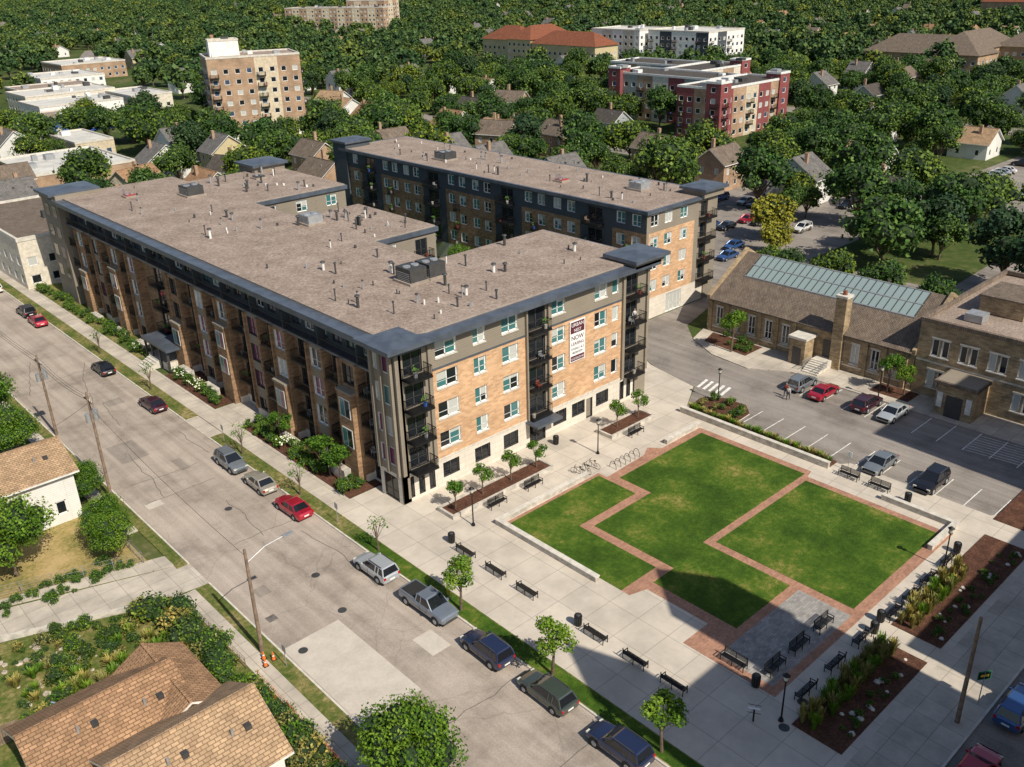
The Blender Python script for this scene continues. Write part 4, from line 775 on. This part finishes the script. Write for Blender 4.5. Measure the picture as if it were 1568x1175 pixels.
young=[tree_mesh('young_tree',3.3,.95,900,.2,lobes=7,trunk=.33,seed=20+i,core=.5) for i in range(2)]
big=[tree_mesh('large_tree',9,3.6,9000,.29,lobes=22,trunk=.2,seed=40+i) for i in range(3)]
shr=[tree_mesh('shrub',1.2,.75,420,.16,lobes=6,trunk=0,base=.0,seed=60+i,core=.75) for i in range(3)]
shry=[tree_mesh('shrub',1.3,.8,420,.17,'leaf_dry',lobes=6,trunk=0,base=.0,seed=70+i,core=.6) for i in range(2)]
shrd=[tree_mesh('shrub',1.3,.8,420,.17,'leaf',lobes=6,trunk=0,base=.0,seed=75+i,core=.7) for i in range(3)]
hyd=[tree_mesh('hydrangea_shrub',1.1,.7,420,.16,lobes=6,trunk=0,base=.0,seed=80,core=.8)]
def tr(ms,name,x,y,s=1,z=.12,szr=1): put(random.choice(ms),name,(x,y,z),random.uniform(0,6.28),(s,s,s*szr))
for x,y,s in ((-6.4,-16.2,1.0),(-6.4,-26.7,1.02),(-6.4,-36.9,1.0),): tr(park,'boulevard_tree',x,y,s)
sparse=tree_mesh('sapling',4.2,.9,160,.2,lobes=7,trunk=.3,seed=33,core=.05); 
for x,y in ((-6.3,-4.5),(-6.3,9),(-6.3,21),(-6.3,45),(-6.3,62)): put(sparse,'sapling',(x,y,.12),x*y)
for x in (2.9,6.4,10.2,13.8): tr(young,'planter_tree',x,-4.3,1.05,.4)
for x in (26.4,30.0): tr(young,'planter_tree',x,-4.3,1.05,.4)
for x,y,s in ((53.9,-.3,1.2),(56.4,-20.8,1.0),(56.6,-22.8,.8)): tr(park,'park_tree',x,y,s)
for x,y,s in ((-31.2,15.2,.95),(-23.9,11.4,.55),(-23.2,14.6,.55),(-21.9,23.2,.5),(-20.3,-28.0,.8),(-25.2,45.5,1.05),(-27,52,1),(-24,60,.9),(-37,17,1.1),(-26,70,1.1),(-24,38,.7),(-38,24,.8)): tr(big,'large_tree',x,y,s,0)
for x,y in ((40,24),(43,30),(47,24),(50,31),(42,40),(48,45),(51,52),(41,54),(46,62),(40,70),(50,72),(44,80),(38.5,20.5)): tr(big,'courtyard_tree',x,y,random.uniform(.5,.8),0)
for y in np.arange(6,26.5,1.35): 
    for x in (-2.6,-1.5): 
        if random.random()<.8: tr(shr if random.random()<.75 else hyd,'shrub',x+random.uniform(-.3,.3),y+random.uniform(-.4,.4),random.uniform(.6,1.1),.15)
for y in (8.2,10.2,12.2,20): tr(young,'ornamental_tree',-2.0,y,1.35,.15)
for y in np.arange(35,48,1.5): tr(shr,'shrub',-2.0+random.uniform(-.6,.5),y,random.uniform(.8,1.25),.15)
for y in np.arange(55,98,1.7): tr(shr if random.random()<.6 else hyd,'shrub',-2.0+random.uniform(-.8,.6),y,random.uniform(.7,1.3),.15)
fl_m=MB()
for (x0,x1,y0,y1,n) in ((-2.9,-1.2,18,20,26),(-2.9,-1.2,39,42,34),(-2.9,-1.2,44,47,26),(-2.9,-1.2,57,60,26)):
    for _ in range(n):
        x,y=random.uniform(x0,x1),random.uniform(y0,y1); z=random.uniform(.9,1.3); r=random.uniform(.08,.13); fl_m.add([(x+v[0]*r,y+v[1]*r,z+v[2]*r*.8) for v in IV],IF,'flower_white')
fl_m.obj('white_hydrangea_blooms')
for _ in range(125):
    x=random.uniform(-36,-22.8); y=random.uniform(-7.5,5.5) ; 
    if y>1.2-(x+22.5)*.38: continue
    tr(random.choice([shr,shrd,shrd,shry]),'overgrown_shrub',x,y,random.uniform(.3,1.0) if x<-26 else random.uniform(.6,1.7),.03)
for _ in range(60): tr(random.choice([shr,shrd,shry]),'overgrown_shrub',random.uniform(-24.6,-22.6),random.uniform(-27,-8),random.uniform(.6,1.5),.03)
for _ in range(22): tr(shr,'yard_shrub',random.uniform(-34,-22.6),random.uniform(9,11.5)-0,random.uniform(.3,.8),.03)
for _ in range(10): tr(shr,'shrub',random.uniform(54.5,58),random.uniform(-2,5),random.uniform(.5,.8),.15)
for _ in range(9): tr(shr+shry,'shrub',random.uniform(37.3,41),random.uniform(-12,-6.8),random.uniform(.6,1.0),.12)
b=MB()
for _ in range(60):
    x=random.uniform(-36,-28); y=random.uniform(-3,5); s=random.uniform(.1,.4)
    if y>1-(x+22.5)*.36: continue
    b.add([(x+v[0]*s*random.uniform(.8,1.2),y+v[1]*s,.05+max(-.05,v[2]*s*.5)) for v in IV],IF,'dirt_rubble')
b.obj('rubble_stones')
def grass_clump(seed,h=1.4,m='leaf_dry',n=110):
    g=np.random.default_rng(seed); V=[];F=[];SH=[]
    for i in range(n):
        th=g.uniform(0,6.28); sp=g.uniform(.1,.55); hh=h*g.uniform(.6,1.1); p0=np.array([math.cos(th)*.12,math.sin(th)*.12,0]); p1=np.array([math.cos(th)*sp*.5,math.sin(th)*sp*.5,hh*.6]); p2=np.array([math.cos(th)*sp,math.sin(th)*sp,hh]); w=np.array([-math.sin(th),math.cos(th),0])*.03
        o=len(V); V+= [tuple(p0-w),tuple(p0+w),tuple(p1+w),tuple(p1-w),tuple(p2+w*.9),tuple(p2-w*.9)]; F+=[(o,o+1,o+2,o+3),(o+3,o+2,o+4,o+5)]; SH+=[.2,g.uniform(.4,1)]
    me=bpy.data.meshes.new('ornamental_grass'); me.from_pydata(V,[],F); me.materials.append(M[m]); me.attributes.new('shade','FLOAT','FACE').data.foreach_set('value',SH); return me
gc=[grass_clump(i) for i in range(3)]+[grass_clump(5,1.2,'leaf_near')]; gr=[grass_clump(9,.8,'leaf_dry',90),grass_clump(10,.8,'leaf_near',90)]
for x in np.arange(2.6,13.8,.8):
    for y in (-42.1,-43): tr(gc,'ornamental_grass',x+random.uniform(-.2,.2),y+random.uniform(-.2,.2),random.uniform(.8,1.15),.17)
for x in np.arange(17,27,.85):
    for y in (-41.9,-42.8): tr(gc,'ornamental_grass',x+random.uniform(-.2,.2),y+random.uniform(-.2,.2),random.uniform(.7,1.1),.17)
for y in np.arange(-25,-7,.55): tr(gr,'ornamental_grass',35.9+random.uniform(-.2,.2),y,random.uniform(.8,1.1),.3)
for _ in range(110): tr(gr,'weed_tuft',random.uniform(-36,-22.8),random.uniform(-8,1),random.uniform(.5,1.3),.05)
for _ in range(26): tr(shr,'shrub',random.uniform(17,33),random.uniform(-45,-43.6),random.uniform(.2,.45),.17)
for _ in range(14): tr(shr,'shrub',random.uniform(2.5,13.5),random.uniform(-45,-44),random.uniform(.2,.45),.17)
b=MB()
for _ in range(26):
    x=random.choice([random.uniform(2.5,13.5),random.uniform(17,33)]); y=random.uniform(-45,-43.3); s=random.uniform(.12,.3); b.add([(x+v[0]*s*random.uniform(.8,1.2),y+v[1]*s,.17+max(-.05,v[2]*s*.7)) for v in IV],IF,'rock')
b.obj('landscape_rocks')
fm=[]
for i,(h,r,sq,mt) in enumerate(((12,5.4,1,'leaf'),(13.5,5.0,1,'leaf'),(10.5,5.2,1,'leaf'),(12,4.2,1.1,'leaf_dark'),(9,3.8,1,'leaf_yellow'))): fm.append((h,tree_mesh('broadleaf_tree',h,r,2400,.74,mt,lobes=20,trunk=.16,seed=100+i,core=.78)))
fs=[tree_mesh('far_tree',11+i,5.0,420,1.7,'leaf_far_hazed',lobes=12,trunk=.12,seed=200+i,core=.85) for i in range(3)]
Rt=R.transposed(); CP=Vector((-43.549,-64.15,48))
def inview(x,y,m=.63):
    c=Rt@(Vector((x,y,5))-CP); return c.z<0 and abs(c.x)/-c.z<m
EX=[(-60,80,-120,98.5),(45,58,200,245),(-22,-3,0,700),(-6,15,96,136),(78,124,184,232),(166,220,80,112),(192,245,106,174),(312,358,188,270),(280,324,226,334),(368,440,522,655),(360,444,50,152),(50,122,256,384),(88,154,384,474),(16,46,160,204),(73,118,12,50),(82,99,-120,12),(118,140,-34,-10),(152,208,-6,20),(240,252,-60,700),(150,162,60,300)]
houses=[]
def free(x,y,rr=2):
    for a,c,d,e in EX:
        if a-rr<x<c+rr and d-rr<y<e+rr: return False
    if 262<y<640:
        xc=46+(y-262)*.42
        if abs(x-xc)<12: return False
    if 97<x<400 and -28+(x-97)*.046<y<-8+(x-97)*.046: return False
    return True
walls=['siding_white','siding_white','siding_yellow','siding_grey','stucco_cream','brick_bg']; roofs=['shingle_grey','shingle_slate','shingle_brown','shingle_dark','shingle_grey','shingle_tan']
hm=[]
for i in range(8):
    o=house('house',0,0,random.uniform(7,9.5),random.uniform(8.5,12),random.choice([4,5.6,6.2]),random.uniform(.55,.85),walls[i%6],roofs[(i*5)%6],0,'y' if i%2 else 'x'); hm.append(o.data); bpy.data.objects.remove(o)
def hs(x,y,r,k=None): put(hm[random.randrange(8) if k is None else k],'house',(x,y,0),r); houses.append((x,y))
for x,y in ((78,141),(36,150),(26,128),(46,134),(60,150),(50,168),(30,220),(166,183),(174,172),(128,128),(66,118),(10,150),(14,170),(33,112),(64,190),(142,232)): hs(x,y,rad(random.choice([0,90,20])))
cnt=0
while cnt<270:
    d=math.exp(random.uniform(math.log(190),math.log(1600))); th=random.uniform(rad(12),rad(85)); x=CP.x+d*math.cos(th); y=CP.y+d*math.sin(th)
    x=round(x/34)*34+random.uniform(-3,3)
    if inview(x,y) and free(x,y,9) and all((x-a)**2+(y-c)**2>220 for a,c in houses): hs(x,y,rad(random.choice([0,90,180])+random.uniform(-4,4))); cnt+=1
HG={}
for a,c in houses: HG.setdefault((int(a//20),int(c//20)),[]).append((a,c))
def nearhouse(x,y):
    i,j=int(x//20),int(y//20)
    for p in (-1,0,1):
        for q in (-1,0,1):
            for a,c in HG.get((i+p,j+q),[]):
                if (x-a)**2+(y-c)**2<80 or (x-(a-6))**2+(y-(c-7))**2<36: return True
    return False
near=[[] for _ in fm]; far=[[] for _ in fs]
def ring(d0,d1,sp,dst,prob,smin,smax,wts=None):
    n=int(d1/sp)
    for i in range(-n,n):
        for j in range(-n,n):
            x=CP.x+(i+random.uniform(0.1,.9))*sp; y=CP.y+(j+random.uniform(0.1,.9))*sp
            d=math.hypot(x-CP.x,y-CP.y)
            if d<d0 or d>=d1 or random.random()>prob or x<CP.x-50: continue
            if not inview(x,y) or not free(x,y) or nearhouse(x,y): continue
            k=random.choices(range(len(dst)),wts)[0]; dst[k].append((x,y,random.uniform(smin,smax)))
ring(100,420,9.0,near,.88,.5,1.2,[5,5,5,2.2,.35]); ring(420,950,12,far,.92,.6,1.25); ring(950,2300,19,far,.95,.9,1.4)
for x,y,k,s in ((104,26,4,1.0),(96,20,4,.7),(104,-15,3,1.1),(100,-22,3,1.0),(115,160,2,1.4),(108,150,0,1.1),(73,183,1,1.1),(62,178,3,1.1),(84,2,0,.6),(82,9,1,.5),(84,-6,0,.6),(85,14,2,.5),(84,-14,1,.5),(90,64,1,.8),(80,60,1,.7),(79,68,2,.8),(80,78,0,.8),(82,90,1,.9),(118,30,0,.6),(130,36,2,.7),(110,8,1,.8),(112,-2,0,.7),(-25,84,0,.9),(38,100,0,.8),(24,103,1,.7),(50,101,2,.75),(16,98,0,.5)): near[k].append((x,y,s))
def instancer(name,me,pts):
    V=[];F=[]
    for x,y,s in pts:
        t=random.uniform(0,6.28); o=len(V); h=s*.5*math.sqrt(2)
        V+=[(x+h*math.cos(t+i*math.pi/2),y+h*math.sin(t+i*math.pi/2),0) for i in range(4)]; F.append((o,o+1,o+2,o+3))
    m=bpy.data.meshes.new(name); m.from_pydata(V,[],F); P=put(m,name); P.instance_type='FACES'; P.use_instance_faces_scale=True; P.instance_faces_scale=1; P.show_instancer_for_render=False; P.show_instancer_for_viewport=False
    c=put(me,'broadleaf_tree',parent=P)
for (h,me),pts in zip(fm,near): instancer('background_trees',me,pts)
for me,pts in zip(fs,far): instancer('distant_trees',me,pts)
block('distant_church',690,715,190,230,14,'brick_bg',hip='shingle_red',win=False)
print('near',[len(p) for p in near],'far',[len(p) for p in far])
